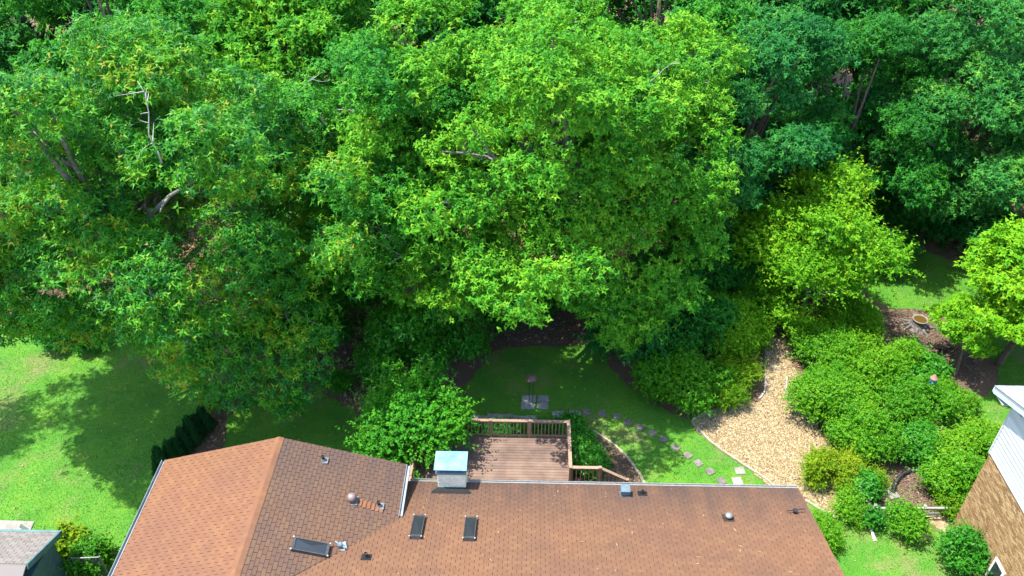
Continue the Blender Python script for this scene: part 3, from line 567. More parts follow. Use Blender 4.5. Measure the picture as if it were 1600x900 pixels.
shrub('bright spreading shrub along the wall of the neighbouring house', 1515, 725, 1.5, 1.3, 1.5, 'azalea', 20000, 244, L=0.12, W=0.06, tmean=0.65)
shrub('sparse bronze green shrub at the end of the rail fence', 1490, 806, 0.5, 0.42, 0.8, 'yellow', 4000, 245, L=0.12, W=0.05, tmean=0.15)
shrub('tiny yellow green shrub beside the ivy hedge', 1362, 758, 0.3, 0.3, 0.5, 'yellow', 2200, 246, L=0.09, W=0.05, tmean=0.45)
shrub('ivy grown over a short hedge beside the rail fence', 1346, 780, 0.42, 1.2, 0.95, 'glossy', 11000, 247, L=0.11, W=0.08, name='ivy_hedge', cat='hedge', tmean=0.5)
shrub('low green plants along the rake side of the brown roof', 1285, 838, 0.3, 1.1, 0.45, 'azalea', 5000, 248, L=0.11, W=0.05, name='border_plant', cat='plant')
D_ = 'shrubs in the bed beside the deck'
shrub('glossy shrub hugging the right rail of the deck', 903, 706, 0.55, 0.85, 0.65, 'glossy', 11000, 250, L=0.12, W=0.065, group=D_, tmean=0.6)
shrub('lower glossy shrub beside the stair rail of the deck', 922, 733, 0.5, 0.4, 0.45, 'glossy', 8000, 251, L=0.11, W=0.06, group=D_, tmean=0.7)
shrub('narrow dark shrub at the back corner of the deck', 893, 674, 0.3, 0.4, 0.4, 'glossy', 4000, 252, L=0.12, W=0.06, group=D_, tmean=0.4)
for i, px in enumerate((748, 790, 850)):
    shrub(('low dark plants between flat stones and deck railing', 'leafy low plants behind the middle of the deck railing', 'reddish tinged low plants behind the railing')[i], px, 678, 0.7, 0.25, 0.35, 'dark', 2500, 253 + i, L=0.12, W=0.06, name='border_plant', cat='plant')
shrub('small clipped green shrub in the brown clearing', 530, 608, 0.55, 0.5, 0.9, 'myrtle', 6500, 256, 'ros', L=0.09, W=0.045, tmean=0.35, lr=0.18)
shrub('short yellow flowering shrub past the cypress row', 335, 632, 0.5, 0.4, 0.8, 'yellow', 3000, 257, L=0.12, W=0.06, tmean=0.4)
shrub('broad yellow green plant at the corner of the shed', 105, 862, 0.6, 0.5, 0.8, 'yellow', 3000, 258, L=0.18, W=0.12, tmean=0.4)
shrub('dark bushy plant behind the wire gate', 146, 886, 0.5, 0.5, 0.9, 'azalea', 3500, 259, L=0.14, W=0.08, tmean=0.2)
shrub('low shrub dark below the orange tipped oak at the lawn', 110, 540, 1.5, 0.9, 1.4, 'dark', 9000, 260, L=0.2, W=0.1)

# cypress row along the lawn boundary
p0, p1 = np.array(at(322, 668)), np.array(at(258, 738))
rgc = np.random.default_rng(77)
for i in range(7):
    q = p0 + (p1 - p0) * (i / 6.0) + np.r_[rgc.normal(0, .06, 2), 0]; hgt = rgc.uniform(1.2, 1.75); root = empty('cypress', (q[0], q[1], 0), '%s narrow dark cypress of the row, counting from the yellow flowering shrub' % ORD[i], 'cypress', 'cypress row along the side lawn')
    n = 3600; zz = hgt * (1 - np.sqrt(rgc.uniform(0, 1, n))) ** 0.9; zz = np.clip(zz, 0.06, None); rr = 0.42 * (1 - zz / hgt) ** 0.7 * rgc.uniform(0.6, 1.05, n); a = rgc.uniform(0, 6.283, n)
    pos = np.c_[q[0] + rr * np.cos(a), q[1] + rr * np.sin(a), zz]; out = np.c_[np.cos(a), np.sin(a), np.zeros(n)]; d = unit(out * 0.45 + np.array([0, 0, 1.0]) + rgc.normal(0, .2, (n, 3))); nr = unit(np.cross(d, np.cross(out, d)) + rgc.normal(0, .3, (n, 3))); nr = unit(nr - (nr * d).sum(1)[:, None] * d)
    link('foliage', leaves_mesh('foliage', pos, d, nr, 0.17 * rgc.uniform(.7, 1.3, n), 0.06 * rgc.uniform(.7, 1.3, n), rgc.normal(0.45, 0.2, n), LM['cypress']), root)
    MB().tube([(q[0], q[1], -.02), (q[0], q[1], hgt * .8)], [0.05, 0.015], 6).build('stem', BROWNBARK, root)

# undergrowth on the woodland floor (uncountable)
def undergrowth(poly, n, seed):
    rg = np.random.default_rng(seed); lo, hi = poly.min(0), poly.max(0); X = rg.uniform(lo[0], hi[0], n * 3); Y = rg.uniform(lo[1], hi[1], n * 3)
    k = inside(poly, X, Y)
    for e in LAWNS + [gravel_poly] + list(beds.values()): k &= ~inside(e, X, Y)
    pat = np.sin(X * 0.55 + 1.3 * np.sin(Y * 0.4)) * np.sin(Y * 0.6 + 1.1 * np.sin(X * 0.33)) ; k &= pat > rg.uniform(-0.75, 0.35, len(X))
    X, Y = X[k][:n], Y[k][:n]; m_ = len(X); hh = 0.15 + np.abs(rg.normal(0, 0.55, m_)); pos = np.c_[X, Y, hh]; nor = unit(rg.normal(0, .5, (m_, 3)) + np.array([0, 0, 1]))
    A = rosettes(rg, pos, nor, 2, 6, 0.2, 0.24, 0.12, 0.4)
    A = list(A); A[0][:, 2] = np.maximum(A[0][:, 2], 0.03)
    o = link('undergrowth', leaves_mesh('undergrowth', *A, LM['ground'])); LEAFCOUNT[0] += len(A[0])
    tag(o, 'low leafy undergrowth covering the shaded woodland floor', 'undergrowth', kind='stuff')
undergrowth(np.array([(-45, 33.5), (-22, 33.5), (-15, 31.5), (-8, 31), (-3, 33.5), (5, 33), (10, 28), (13, 32), (18, 36), (22, 40), (40, 38), (45, 62), (-45, 62)]), 8000, 88)


# ------------------------------------------------------------------ shingled roofs
def clip(poly, a, b, c):
    """keep a*u+b*v<=c"""
    out = []
    for i in range(len(poly)):
        p, q = poly[i], poly[(i + 1) % len(poly)]; dp, dq = a * p[0] + b * p[1] - c, a * q[0] + b * q[1] - c
        if dp <= 0: out.append(p)
        if (dp < 0 < dq) or (dq < 0 < dp): t = dp / (dp - dq); out.append((p[0] + (q[0] - p[0]) * t, p[1] + (q[1] - p[1]) * t))
    return out
EX, TW, GAP, TH = 0.142, 0.305, 0.015, 0.011
def shingles(name, O, U, V, ulen, vlen, m, parent, clips=(), singles=None, ex=EX, tw=TW, lift=0.012, GAP=0.015, TH=0.011):
    """courses of tabs on a slope: U along the eave, V up the slope; the tabs in `singles` become parts of their own"""
    O, U, V = Vector(O), Vector(U).normalized(), Vector(V).normalized(); Nn = U.cross(V).normalized(); b = MB(); rd = random.Random(3); nv = int(vlen / ex) + 1; cand = []
    for r in range(nv):
        off = -tw * (0.5 * (r % 2)) + rd.uniform(-.012, .012)
        for k in range(int(ulen / tw) + 2):
            u0, v0 = off + k * tw, r * ex; hgt = rd.uniform(0.8, 1.3) * TH
            poly = [(u0 + GAP / 2, v0), (u0 + tw - GAP / 2, v0), (u0 + tw - GAP / 2, min(v0 + ex, vlen)), (u0 + GAP / 2, min(v0 + ex, vlen))]
            full = True
            for (a_, b_, c_) in [(-1, 0, 0), (1, 0, ulen)] + list(clips):
                q = clip(poly, a_, b_, c_)
                if len(q) != 4 or any(abs(x[0] - y[0]) + abs(x[1] - y[1]) > 1e-9 for x, y in zip(q, poly)): full = False
                poly = q
                if len(poly) < 3: break
            if len(poly) < 3: continue
            if full and singles and singles[0](O + U * u0 + V * v0): cand.append((u0, v0, hgt)); continue
            w = lambda p: O + U * p[0] + V * p[1] + Nn * (lift + hgt * (1 - (p[1] - v0) / ex))
            top = [w(p) for p in poly]; bot = [O + U * p[0] + V * p[1] + Nn * (lift - 0.004) for p in poly]; n = len(poly)
            b.add(top + bot, [tuple(range(n))] + [(i, n + i, n + (i + 1) % n, (i + 1) % n) for i in range(n)])
    if singles:
        cand.sort(key=lambda c: -(c[1])); pick, rest = cand[:300], cand[300:]
        def tab():
            t = MB(); g2 = GAP / 2; q = [(g2, 0, TH), (tw - g2, 0, TH), (tw - g2, ex, 0), (g2, ex, 0)]
            t.add(q + [(x, y, -0.004) for x, y, _ in q], [(0, 1, 2, 3)] + [(i, 4 + i, 4 + (i + 1) % 4, (i + 1) % 4) for i in range(4)]); return t.mesh('shingle', singles[1])
        me = tab(); rot = Matrix((U, V, Nn)).transposed().to_4x4()
        for (u0, v0, hgt) in pick:
            o = bpy.data.objects.new('shingle', me); col.objects.link(o); o.parent = parent; pw = Vector(parent_world(parent))
            o.matrix_parent_inverse = Matrix.Translation(-pw); o.matrix_basis = Matrix.Translation(O + U * u0 + V * v0 + Nn * lift) @ rot
        for (u0, v0, hgt) in rest:
            P4 = [(u0 + GAP / 2, v0), (u0 + tw - GAP / 2, v0), (u0 + tw - GAP / 2, v0 + ex), (u0 + GAP / 2, v0 + ex)]
            top = [O + U * p[0] + V * p[1] + Nn * (lift + hgt * (1 - (p[1] - v0) / ex)) for p in P4]; bot = [O + U * p[0] + V * p[1] + Nn * (lift - 0.004) for p in P4]
            b.add(top + bot, [(0, 1, 2, 3)] + [(i, 4 + i, 4 + (i + 1) % 4, (i + 1) % 4) for i in range(4)])
    o = b.build(name, m, parent); tag(o, kind='stuff'); return o

SL = 0.31; EY, EZ = 19.74, 3.5; RX0, RX1 = -4.39, 10.16; RY = 13.1; RZ = EZ + SL * (EY - RY)
WX0, WXM, WX1, WY, WZ, WS = -13.38, -8.88, -4.38, 19.96, 4.2, 0.303; WRZ = WZ + WS * (WX1 - WXM)
house = empty('house', (-1.5, 13.1, 0), 'low house with brown red shingle roof and projecting gabled wing', 'house')
wl = MB(); wl.box((-4.9, 7.0, -0.05), (9.75, 19.28, 3.42)); wl.add([(9.75, 7, 3.42), (9.75, 19.28, 3.42), (9.75, 13.1, 5.28)], [(0, 1, 2)])
wl.box((WX0 + .4, 6.2, -0.05), (WX1 - .45, 19.55, 4.12)); wl.add([(WX0 + .4, 19.55, 4.12), (WX1 - .45, 19.55, 4.12), (WXM, 19.55, 5.38)], [(0, 2, 1)])
wl.build('wall', M_BRICKWALL, house)
roof = MB()
def slab(p, th=0.14):
    q = [(a, b_, c - th) for a, b_, c in p]; n = len(p); roof.add(p + q, [tuple(range(n)), tuple(reversed(range(n, 2 * n)))] + [(i, n + i, n + (i + 1) % n, (i + 1) % n) for i in range(n)])
VYM = RY
slab([(RX0, EY, EZ), (RX0, EY - (WZ - EZ) / SL, WZ), (WXM, RY, RZ), (RX1, RY, RZ), (RX1, EY, EZ)][::-1])
slab([(RX1, RY, RZ - .002), (WXM, RY, RZ - .002), (WXM, 6.46, EZ), (RX1, 6.46, EZ)][::-1])
vy = EY - (WZ - EZ) / SL
slab([(WX1, WY, WZ), (WX1, vy, WZ), (WXM, RY, WRZ), (WXM, WY, WRZ)])
slab([(WX0, WY, WZ), (WXM, WY, WRZ + .001), (WXM, 6.0, WRZ + .001), (WX0, 6.0, WZ)][::-1])
roof_o = roof.build('roof', M_FELT, house)
vm = Vector((0, -1, SL)); vlen = math.hypot(EY - RY, RZ - EZ)
cs = math.sqrt(1 + SL * SL)
# north slope, u runs along -x from the right rake so that the normal looks up
valley_m = ((WXM - WX1) , 0)
Um, Om = (1, 0, 0), (WXM, EY + .02, EZ - 0.006)
# valley line in (u,v): from (WX1,vy) to (WXM,RY)
u_a, v_a = WX1 - WXM, (EY - vy) * cs; u_b, v_b = 0.0, (EY - RY) * cs
# left of the wing's eave the slope only exists above the valley: keep points on the far side of the line
ca, cb = (v_b - v_a), -(u_b - u_a); cc = ca * u_a + cb * v_a
if ca * 12 + cb * 1 > cc: ca, cb, cc = -ca, -cb, -cc
# U must be -x so that U x V points up: mirror u
def mirror(a, b_, c, tot): return (-a, b_, c - a * tot)
TOT = RX1 - WXM
shingles('shingles', (RX1 + .02, EY + .02, EZ - .006), (-1, 0, 0), vm, RX1 + .02 - RX0, vlen, M_SH_MAIN, roof_o,
         singles=(lambda p: 15.2 < p.y < 16.6 and -6 < p.x < 9.2, M_SH_MAIN1))
# the run beyond the wing's eave only exists above the valley
T2 = RX0 - WXM
shingles('shingles', (RX0, EY + .02, EZ - .006), (-1, 0, 0), vm, T2, vlen, M_SH_MAIN, roof_o, clips=[mirror(ca, cb, cc, T2)])
# strip of slope left of the main eave's end (under the wing) is removed by the valley clip
ve = Vector((-1, 0, WS)); vle = math.hypot(WX1 - WXM, WRZ - WZ); ce = math.sqrt(1 + WS * WS)
# east wing slope: u along +y from the valley foot... origin at the south end so that U x V points up
y_s = RY; ulen = WY + .02 - y_s
# valley in (u,v): u = y - y_s ; v = (WX1-x)*ce ; keep u >= line
ua, va, ub, vb = vy - y_s, 0.0, 0.0, (WX1 - WXM) * ce
ea, eb = (vb - va), -(ub - ua); ec = ea * ua + eb * va
if ea * 6.5 + eb * 2.0 > ec: ea, eb, ec = -ea, -eb, -ec
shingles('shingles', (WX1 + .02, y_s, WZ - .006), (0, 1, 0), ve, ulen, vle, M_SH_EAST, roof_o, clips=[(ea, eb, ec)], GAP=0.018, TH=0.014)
vw = Vector((1, 0, WS))
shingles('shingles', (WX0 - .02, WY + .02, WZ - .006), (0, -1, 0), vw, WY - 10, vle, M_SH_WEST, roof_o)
# ridge caps: one folded piece after the other
rc = MB(); rd = random.Random(9)
y = WY + .02
while y > 10.2:
    d = 0.17; hz = rd.uniform(0.03, 0.038)
    for sgn in (-1, 1):
        rc.add([(WXM, y, WRZ + hz + .012), (WXM + sgn * .16, y, WRZ - .16 * WS + hz), (WXM + sgn * .16, y - d, WRZ - .16 * WS + hz - .008), (WXM, y - d, WRZ + hz + .004)], [(0, 1, 2, 3) if sgn < 0 else (3, 2, 1, 0)])
    y -= d - .006
tag(rc.build('ridge_cap', M_SH_WEST, roof_o))
MB().bar((WX1 + .03, vy - .03, WZ + .016), (WXM + .03, RY - .03, WRZ + .03), 0.05, 0.012).build('valley_flashing', M_FELT, roof_o)
def gutter(p, q, m, w=0.12, name='gutter'):
    p, q = Vector(p), Vector(q); d = (q - p).normalized(); s_ = d.cross(Vector((0, 0, 1))) ; b = MB(); t = 0.012
    b.bar(p + Vector((0, 0, -.09)), q + Vector((0, 0, -.09)), w, t); b.bar(p + s_ * (w / 2) + Vector((0, 0, -.04)), q + s_ * (w / 2) + Vector((0, 0, -.04)), t, 0.11); b.bar(p - s_ * (w / 2) + Vector((0, 0, -.04)), q - s_ * (w / 2) + Vector((0, 0, -.04)), t, 0.11)
    return b.build(name, m, house)
gutter((RX0 + .12, EY + .075, EZ + .02), (-3.25, EY + .075, EZ + .02), M_WHITEGUT, 0.10); gutter((-2.1, EY + .075, EZ + .02), (RX1 + .02, EY + .075, EZ + .02), M_WHITEGUT, 0.10)
gutter((WX0 - .085, WY, WZ + .02), (WX0 - .085, 6.0, WZ + .02), M_GUTTER, 0.12); gutter((WX1 + .085, WY, WZ + .02), (WX1 + .085, vy + .15, WZ + .02), M_GUTTER, 0.12)
rk = MB(); rk.bar((WX0, WY + .012, WZ - .08), (WXM, WY + .012, WRZ - .08), 0.03, 0.16); rk.bar((WX1, WY + .014, WZ - .08), (WXM, WY + .014, WRZ - .08), 0.03, 0.16); rk.bar((RX1 + .018, EY, EZ - .08), (RX1 + .018, RY, RZ - .08), 0.03, 0.16); rk.build('rake_board', M_BRICKWALL, house)

def roof_bits():
    rg = np.random.default_rng(5); n = 70; X = rg.uniform(-4.2, 10, n); Y = rg.uniform(14.5, 19.6, n) ** 1.0; a = rg.uniform(0, 6.283, n); L_ = rg.uniform(.03, .12, n); W2 = rg.uniform(.008, .02, n)
    Z = EZ + SL * (EY - Y) + .034; d = np.c_[np.cos(a), np.sin(a), -SL * np.sin(a)]; p = np.c_[-np.sin(a), np.cos(a), -SL * np.cos(a)]; c = np.c_[X, Y, Z]
    V = np.stack([c - d * L_[:, None], c + p * W2[:, None], c + d * L_[:, None], c - p * W2[:, None]], 1)
    tag(link('debris', grid_mesh('debris', V.reshape(-1, 3), 4, M_LITTER, rg.uniform(.5, 1, n)), roof_o), kind='stuff')
roof_bits()
# roof fittings
def on_main(x, y): return Vector((x, y, EZ + SL * (EY - y) + .025))
def on_east(x, y): return Vector((x, y, WZ + WS * (WX1 - x) + .025))
nM, nE = Vector((0, SL, 1)).normalized(), Vector((WS, 0, 1)).normalized()
def flash_plate(b, c, n, uvec, a, w):
    u = Vector(uvec).normalized(); v = n.cross(u); b.add([c + u * sx * a + v * sy_ * w + n * .006 for sx, sy_ in ((-1, -1), (1, -1), (1, 1), (-1, 1))] + [c + u * sx * a + v * sy_ * w - n * .02 for sx, sy_ in ((-1, -1), (1, -1), (1, 1), (-1, 1))], [(0, 1, 2, 3), (0, 4, 5, 1), (1, 5, 6, 2), (2, 6, 7, 3), (3, 7, 4, 0)])
def pipe_vent(c, n, u, r=0.055, h=0.28, label='black pipe vent', boot=M_LEAD, pm=M_BLACK, plate=0.17):
    root = link('vent_pipe', MB().lathe(c + Vector((0, 0, -.05)), [(r, 0), (r, h), (r * .8, h), (r * .78, h - .04)], 12).mesh('vent_pipe', pm), house); tag(root, label)
    b = MB(); flash_plate(b, c, n, u, plate, plate * .85); b.lathe(c, [(r * 2, 0.0), (r * 1.15, .09)], 12); fl = b.build('flashing', boot, root); fl.parent = root; fl.matrix_parent_inverse = Matrix.Translation(-Vector(parent_world(house))) if False else Matrix.Identity(4)
    return root
pipe_vent(on_east(-7.22, 19.36), nE, (1, 0, 0), label='black pipe vent near the wing gable edge')
pipe_vent(on_east(-5.06, 17.9), nE, (1, 0, 0), label='black pipe vent beside the fresh orange shingles')
pipe_vent(on_main(-5.09, 15.6), nM, (1, 0, 0), 0.06, 0.26, 'black pipe vent below the valley', M_BLACK)
pipe_vent(on_main(4.34, 19.27), nM, (1, 0, 0), 0.05, 0.22, 'black pipe vent at the eave', M_BLACK)
def box_vent():
    c = on_main(3.69, 19.2); b = MB(); b.lathe(c + Vector((0, 0, -.05)), [(.13, 0), (.13, .22)], 12)
    b.box((c.x - .17, c.y - .16, c.z + .17), (c.x + .17, c.y + .19, c.z + .33)); o = b.build('roof_vent', M_BLUEMETAL, house); tag(o, 'grey blue hooded metal roof vent')
    f = MB(); flash_plate(f, c, nM, (1, 0, 0), .2, .2); f.build('flashing', M_LEAD, o)
box_vent()
def dome_vent():
    c = on_main(7.17, 17.95); b = MB(); b.lathe(c + Vector((0, 0, -.05)), [(.08, 0), (.08, .16), (.13, .16), (.14, .20), (.10, .25), (.04, .27)], 16); o = b.build('roof_vent', plain('galvanised', (0.30, 0.31, 0.30), 0.4, 0.2, 9, 0.5), house, True); tag(o, 'round white metal roof vent')
    f = MB(); flash_plate(f, c, nM, (1, 0, 0), .2, .2); f.build('flashing', M_FELT, o)
dome_vent()
def turbine():
    c = on_east(-5.97, 17.9); b = MB(); b.lathe(c + Vector((0, 0, -.06)), [(.10, 0), (.10, .14), (.15, .17), (.17, .27), (.12, .36), (.04, .39)], 14); o = b.build('roof_vent', plain('rusty_vent', (0.26, 0.29, 0.31), 0.5, 0.3, 9, 0.3, c2=(0.30, 0.13, 0.08)), house, True); tag(o, 'rust streaked round roof vent')
    f = MB(); flash_plate(f, c, nE, (1, 0, 0), .2, .2); f.build('flashing', M_LEAD, o)
    p = MB()
    for i in range(6):
        a = on_east(-5.70 + i * .145, 17.88 - .02 * i); flash_plate(p, a + nE * .012, nE, (1, 0, 0), .066, .15)
    tag(p.build('shingle_patch', plain('fresh_shingle', (0.205, 0.086, 0.042), 0.9, 0.25, 8), house), 'patch of fresh orange shingles')
turbine()
def antenna():
    c = on_main(9.58, 18.3); b = MB(); b.lathe(c + Vector((0, 0, -.04)), [(.05, 0), (.05, .14), (.09, .16), (.09, .20)], 10); b.bar(c + Vector((-.30, 0, .10)), c + Vector((.35, .06, .16)), .03, .02); o = b.build('roof_vent', M_BLACK, house); tag(o, 'small black vent with a bent strap')
antenna()
def cut_flash():
    c = on_east(-6.02, 16.02); b = MB(); flash_plate(b, c, nE, (1, .35, 0), .19, .16); b.lathe(c, [(.09, 0), (.09, .16), (.05, .2)], 10); b.bar(c + Vector((-.2, .14, .06)), c + Vector((.2, -.1, .06)), .05, .1); tag(b.build('roof_vent', plain('bright_tin', (0.22, 0.28, 0.32), 0.4, 0.3, 9, 0.4), house), 'bent shiny tin vent beside the valley')
cut_flash()
def skylight(c4, n, label):
    """c4: four corners on the slope"""
    c4 = [Vector(p) for p in c4]; root = None; b = MB(); hgt = 0.14; t = 0.06; cen = sum(c4, Vector()) / 4
    inn = [p + (cen - p).normalized() * t * 1.5 for p in c4]
    up_ = [p + n * hgt for p in c4]; upi = [p + n * hgt for p in inn]; low = [p - n * 0.05 for p in c4]; lowi = [p + n * (hgt - .03) for p in inn]
    vs_ = up_ + upi + low + lowi; fs = []
    for i in range(4):
        j = (i + 1) % 4; fs += [(i, j, 4 + j, 4 + i), (i, 8 + i, 8 + j, j), (4 + i, 4 + j, 12 + j, 12 + i)]
    o = b.add(vs_, fs).build('skylight', M_SKYFRAME, house); tag(o, label)
    g = MB(); ctr = sum(lowi, Vector()) / 4 + n * .05; g.add(lowi + [ctr], [(0, 1, 4), (1, 2, 4), (2, 3, 4), (3, 0, 4)]); g.build('pane', M_GLASS, o)
    k = MB()
    for p in up_:
        q = p + (cen - c4[0] * 0 - p) * 0.0; k.box((p.x - .022, p.y - .022, p.z - .01), (p.x + .022, p.y + .022, p.z + .012))
    k.build('corner_cap', M_WHITEGUT, o)
skylight([on_main(-3.82, 16.5), on_main(-3.42, 16.5), on_main(-3.42, 17.62), on_main(-3.82, 17.62)], nM, 'narrow skylight nearer the wing')
skylight([on_main(-2.02, 16.46), on_main(-1.62, 16.46), on_main(-1.62, 17.58), on_main(-2.02, 17.58)], nM, 'narrow skylight below the chimney')
skylight([on_east(-7.50, 15.52), on_east(-6.36, 15.52), on_east(-6.36, 15.98), on_east(-7.50, 15.98)], nE, 'long skylight on the wing beside the valley')
# chimney
def bricks(b, O, U, V, N_, ul, vl, bl=0.2, bh=0.067, mt=0.010, proud=0.012, seed=1):
    O, U, V, N_ = Vector(O), Vector(U), Vector(V), Vector(N_); rd = random.Random(seed); r = 0; v = mt
    while v + bh <= vl + 1e-6:
        u = mt - (bl / 2 + mt / 2 if r % 2 else 0)
        while u < ul - mt:
            a, e = max(u, mt * .5), min(u + bl, ul - mt * .5)
            if e - a > 0.03:
                h = proud * rd.uniform(.6, 1.2); q = [(a, v), (e, v), (e, v + bh), (a, v + bh)]
                b.add([O + U * p[0] + V * p[1] + N_ * h for p in q] + [O + U * p[0] + V * p[1] - N_ * .004 for p in q], [(0, 1, 2, 3)] + [(i, 4 + i, 4 + (i + 1) % 4, (i + 1) % 4) for i in range(4)])
            u += bl + mt
        v += bh + mt; r += 1
cx0, cx1, cy0, cy1, cz1 = -3.17, -2.16, 19.40, 20.10, 4.42
chim = MB().box((cx0, cy0, -0.05), (cx1, cy1, cz1)).build('chimney', M_CREAM, house); tag(chim, 'cream brick chimney with pale blue metal cap')
bb = MB(); bricks(bb, (cx0, cy0, 3.62), (1, 0, 0), (0, 0, 1), (0, -1, 0), 1.01, .80, seed=2, mt=0.012); bricks(bb, (cx1, cy0, 3.4), (0, 1, 0), (0, 0, 1), (1, 0, 0), .7, 1.02, seed=3); bricks(bb, (cx1, cy1, 3.4), (-1, 0, 0), (0, 0, 1), (0, 1, 0), 1.01, 1.02, seed=4); bricks(bb, (cx0, cy1, 3.4), (0, -1, 0), (0, 0, 1), (-1, 0, 0), .7, 1.02, seed=5)
tag(bb.build('brick', M_CREAM, chim), kind='stuff')
k = MB(); k.box((cx0 - .05, cy0 - .05, cz1 - .01), (cx1 + .05, cy1 + .05, cz1 + .07)); k.build('crown_band', M_BLUEMETAL, chim)
k = MB()
for x in (cx0 + .05, cx1 - .05):
    for y in (cy0 + .05, cy1 - .05): k.box((x - .03, y - .03, cz1 + .06), (x + .03, y + .03, cz1 + .30))
k.box((cx0 + .15, cy0 + .12, cz1 + .06), (cx1 - .15, cy1 - .12, cz1 + .17)); k.build('cap_support', plain('rusty_support', (0.25, 0.21, 0.18), 0.7, 0.5, 6, c2=(0.24, 0.10, 0.05)), chim)
k = MB(); a, c_ = (cx0 - .10, cy0 - .09), (cx1 + .07, cy1 + .10); zt = cz1 + .30
k.add([(a[0], a[1], zt), (c_[0], a[1], zt), (c_[0], c_[1], zt), (a[0], c_[1], zt), (a[0], a[1], zt - .03), (c_[0], a[1], zt - .03), (c_[0], c_[1], zt - .03), (a[0], c_[1], zt - .03), (-2.6, 19.75, zt + .035)], [(0, 1, 8), (1, 2, 8), (2, 3, 8), (3, 0, 8), (0, 4, 5, 1), (1, 5, 6, 2), (2, 6, 7, 3), (3, 7, 4, 0), (7, 6, 5, 4)]); k.build('cap', M_CAP, chim)
k = MB(); zb = EZ + SL * (EY - cy0); k.box((cx0 - .02, cy0 - .03, zb - .05), (cx1 + .02, cy0 - .016, zb + .09)); k.build('flashing', M_BLUEMETAL, chim)
k = MB(); z1 = EZ + SL * (EY - cy0 + .27) + .03; k.add([(cx0 - .02, cy0 - .03, zb + .07), (cx1 + .02, cy0 - .03, zb + .07), (cx1 + .22, cy0 - .25, z1), (cx0 - .22, cy0 - .25, z1), (cx0 - .22, cy0 - .36, z1 + .025), (cx1 + .22, cy0 - .36, z1 + .025)], [(0, 1, 2, 3)[::-1], (3, 2, 5, 4)[::-1]])
o = k.build('cricket', M_BLACK, chim); bm = bmesh.new(); bm.from_mesh(o.data); bmesh.ops.recalc_face_normals(bm, faces=bm.faces); bmesh.ops.solidify(bm, geom=bm.faces[:], thickness=0.02); bm.to_mesh(o.data); bm.free()

# ------------------------------------------------------------------ deck
deck = empty('deck', (-0.6, 22, 0), 'brown stained wooden deck with railing and side stairs behind the house', 'deck')
DZ = 1.0; DX0, DXJ, DX1, DYJ, DYB = -4.62, -3.2, 1.92, 22.72, 24.38
bd = MB().box((0, 0, 0), (1, 0.134, 0.03)).mesh('board', M_DECK); y = 19.32; i = 0
rd = random.Random(5)
while y + .134 < DYB + .02:
    x0 = DX0 if y + .134 < DYJ else DXJ; o = bpy.data.objects.new('board', bd); col.objects.link(o); o.parent = deck; o.matrix_parent_inverse = Matrix.Translation(-Vector(deck.location))
    cutb = (cy0 < 19.3)
    if y < cy1 + .02:   # boards beside the chimney breast
        o.location = (cx1 + .03, y, DZ - .03 + rd.uniform(0, .004)); o.scale = (DX1 - cx1 - .03, 1, 1)
        o2 = bpy.data.objects.new('board', bd); col.objects.link(o2); o2.parent = deck; o2.matrix_parent_inverse = Matrix.Translation(-Vector(deck.location)); o2.location = (x0, y, DZ - .03); o2.scale = (cx0 - .03 - x0, 1, 1)
    else:
        o.location = (x0, y, DZ - .03 + rd.uniform(0, .004)); o.scale = (DX1 - x0 + rd.uniform(0, .015), 1, 1)
    y += .146
fr = MB(); fr.box((DX0 + .03, 19.3, DZ - .28), (DX1 - .03, DYJ - .04, DZ - .034)); fr.box((DXJ + .03, DYJ - .05, DZ - .28), (DX1 - .03, DYB - .04, DZ - .034)); fr.build('deck_frame', M_RAIL, deck)
def leg(x, y, z1): MB().box((x - .07, y - .07, -.03), (x + .07, y + .07, z1)).build('leg', M_RAIL, deck)
def railing(p, q, posts, z0=DZ, z1=None, h=1.0, first=True, last=True):
    """top cap, bottom rail, posts and balusters between two points; z0, z1 floor heights at the ends"""
    z1 = z0 if z1 is None else z1; p, q = Vector((*p, 0)), Vector((*q, 0)); L = (q - p).length; d = (q - p) / L
    P_ = lambda t, z: Vector((p.x + d.x * t, p.y + d.y * t, z0 + (z1 - z0) * t / L + z))
    ps = [L * k / posts for k in range(posts + 1)]
    for k, t in enumerate(ps):
        if (k == 0 and not first) or (k == posts and not last): continue
        c = P_(t, 0); po = MB().box((c.x - .05, c.y - .05, c.z - (DZ if z0 == z1 else c.z) - .02), (c.x + .05, c.y + .05, c.z + h + .02)).build('post', M_RAIL, deck)
        MB().box((c.x - .065, c.y - .065, c.z + h + .018), (c.x + .065, c.y + .065, c.z + h + .05)).build('post_cap', M_RAIL, po)
    MB().bar(P_(0, h), P_(L, h), .14, .036).build('top_rail', M_RAIL, deck); MB().bar(P_(0, .1), P_(L, .1), .05, .08).build('bottom_rail', M_RAIL, deck); MB().bar(P_(0, h - .07), P_(L, h - .07), .045, .08).build('upper_rail', M_RAIL, deck)
    n = int(L / .152)
    for k in range(n):
        t = (k + .5) * L / n
        if min(abs(t - s_) for s_ in ps) < .07: continue
        a = P_(t, .06); b_ = P_(t, h - .05); MB().box((a.x - .018, a.y - .018, a.z), (a.x + .018, a.y + .018, b_.z)).build('baluster', M_RAIL, deck)
railing((DXJ + .05, DYB - .06), (DX1 - .05, DYB - .06), 3)
railing((DX1 - .05, DYB - .06), (DX1 - .05, 21.83), 2, first=False)
railing((DXJ + .05, DYJ - .05), (DXJ + .05, DYB - .06), 1, first=True, last=False)
railing((DX0 + .05, DYJ - .05), (DXJ + .05, DYJ - .05), 1, last=False)
railing((DX0 + .05, 19.9), (DX0 + .05, DYJ - .05), 2, last=False)
railing((DX1 - .05, 21.83), (3.06, 21.83), 1, first=False)
railing((3.06, 21.83), (4.22, 21.83), 1, z0=DZ, z1=.28, first=False)
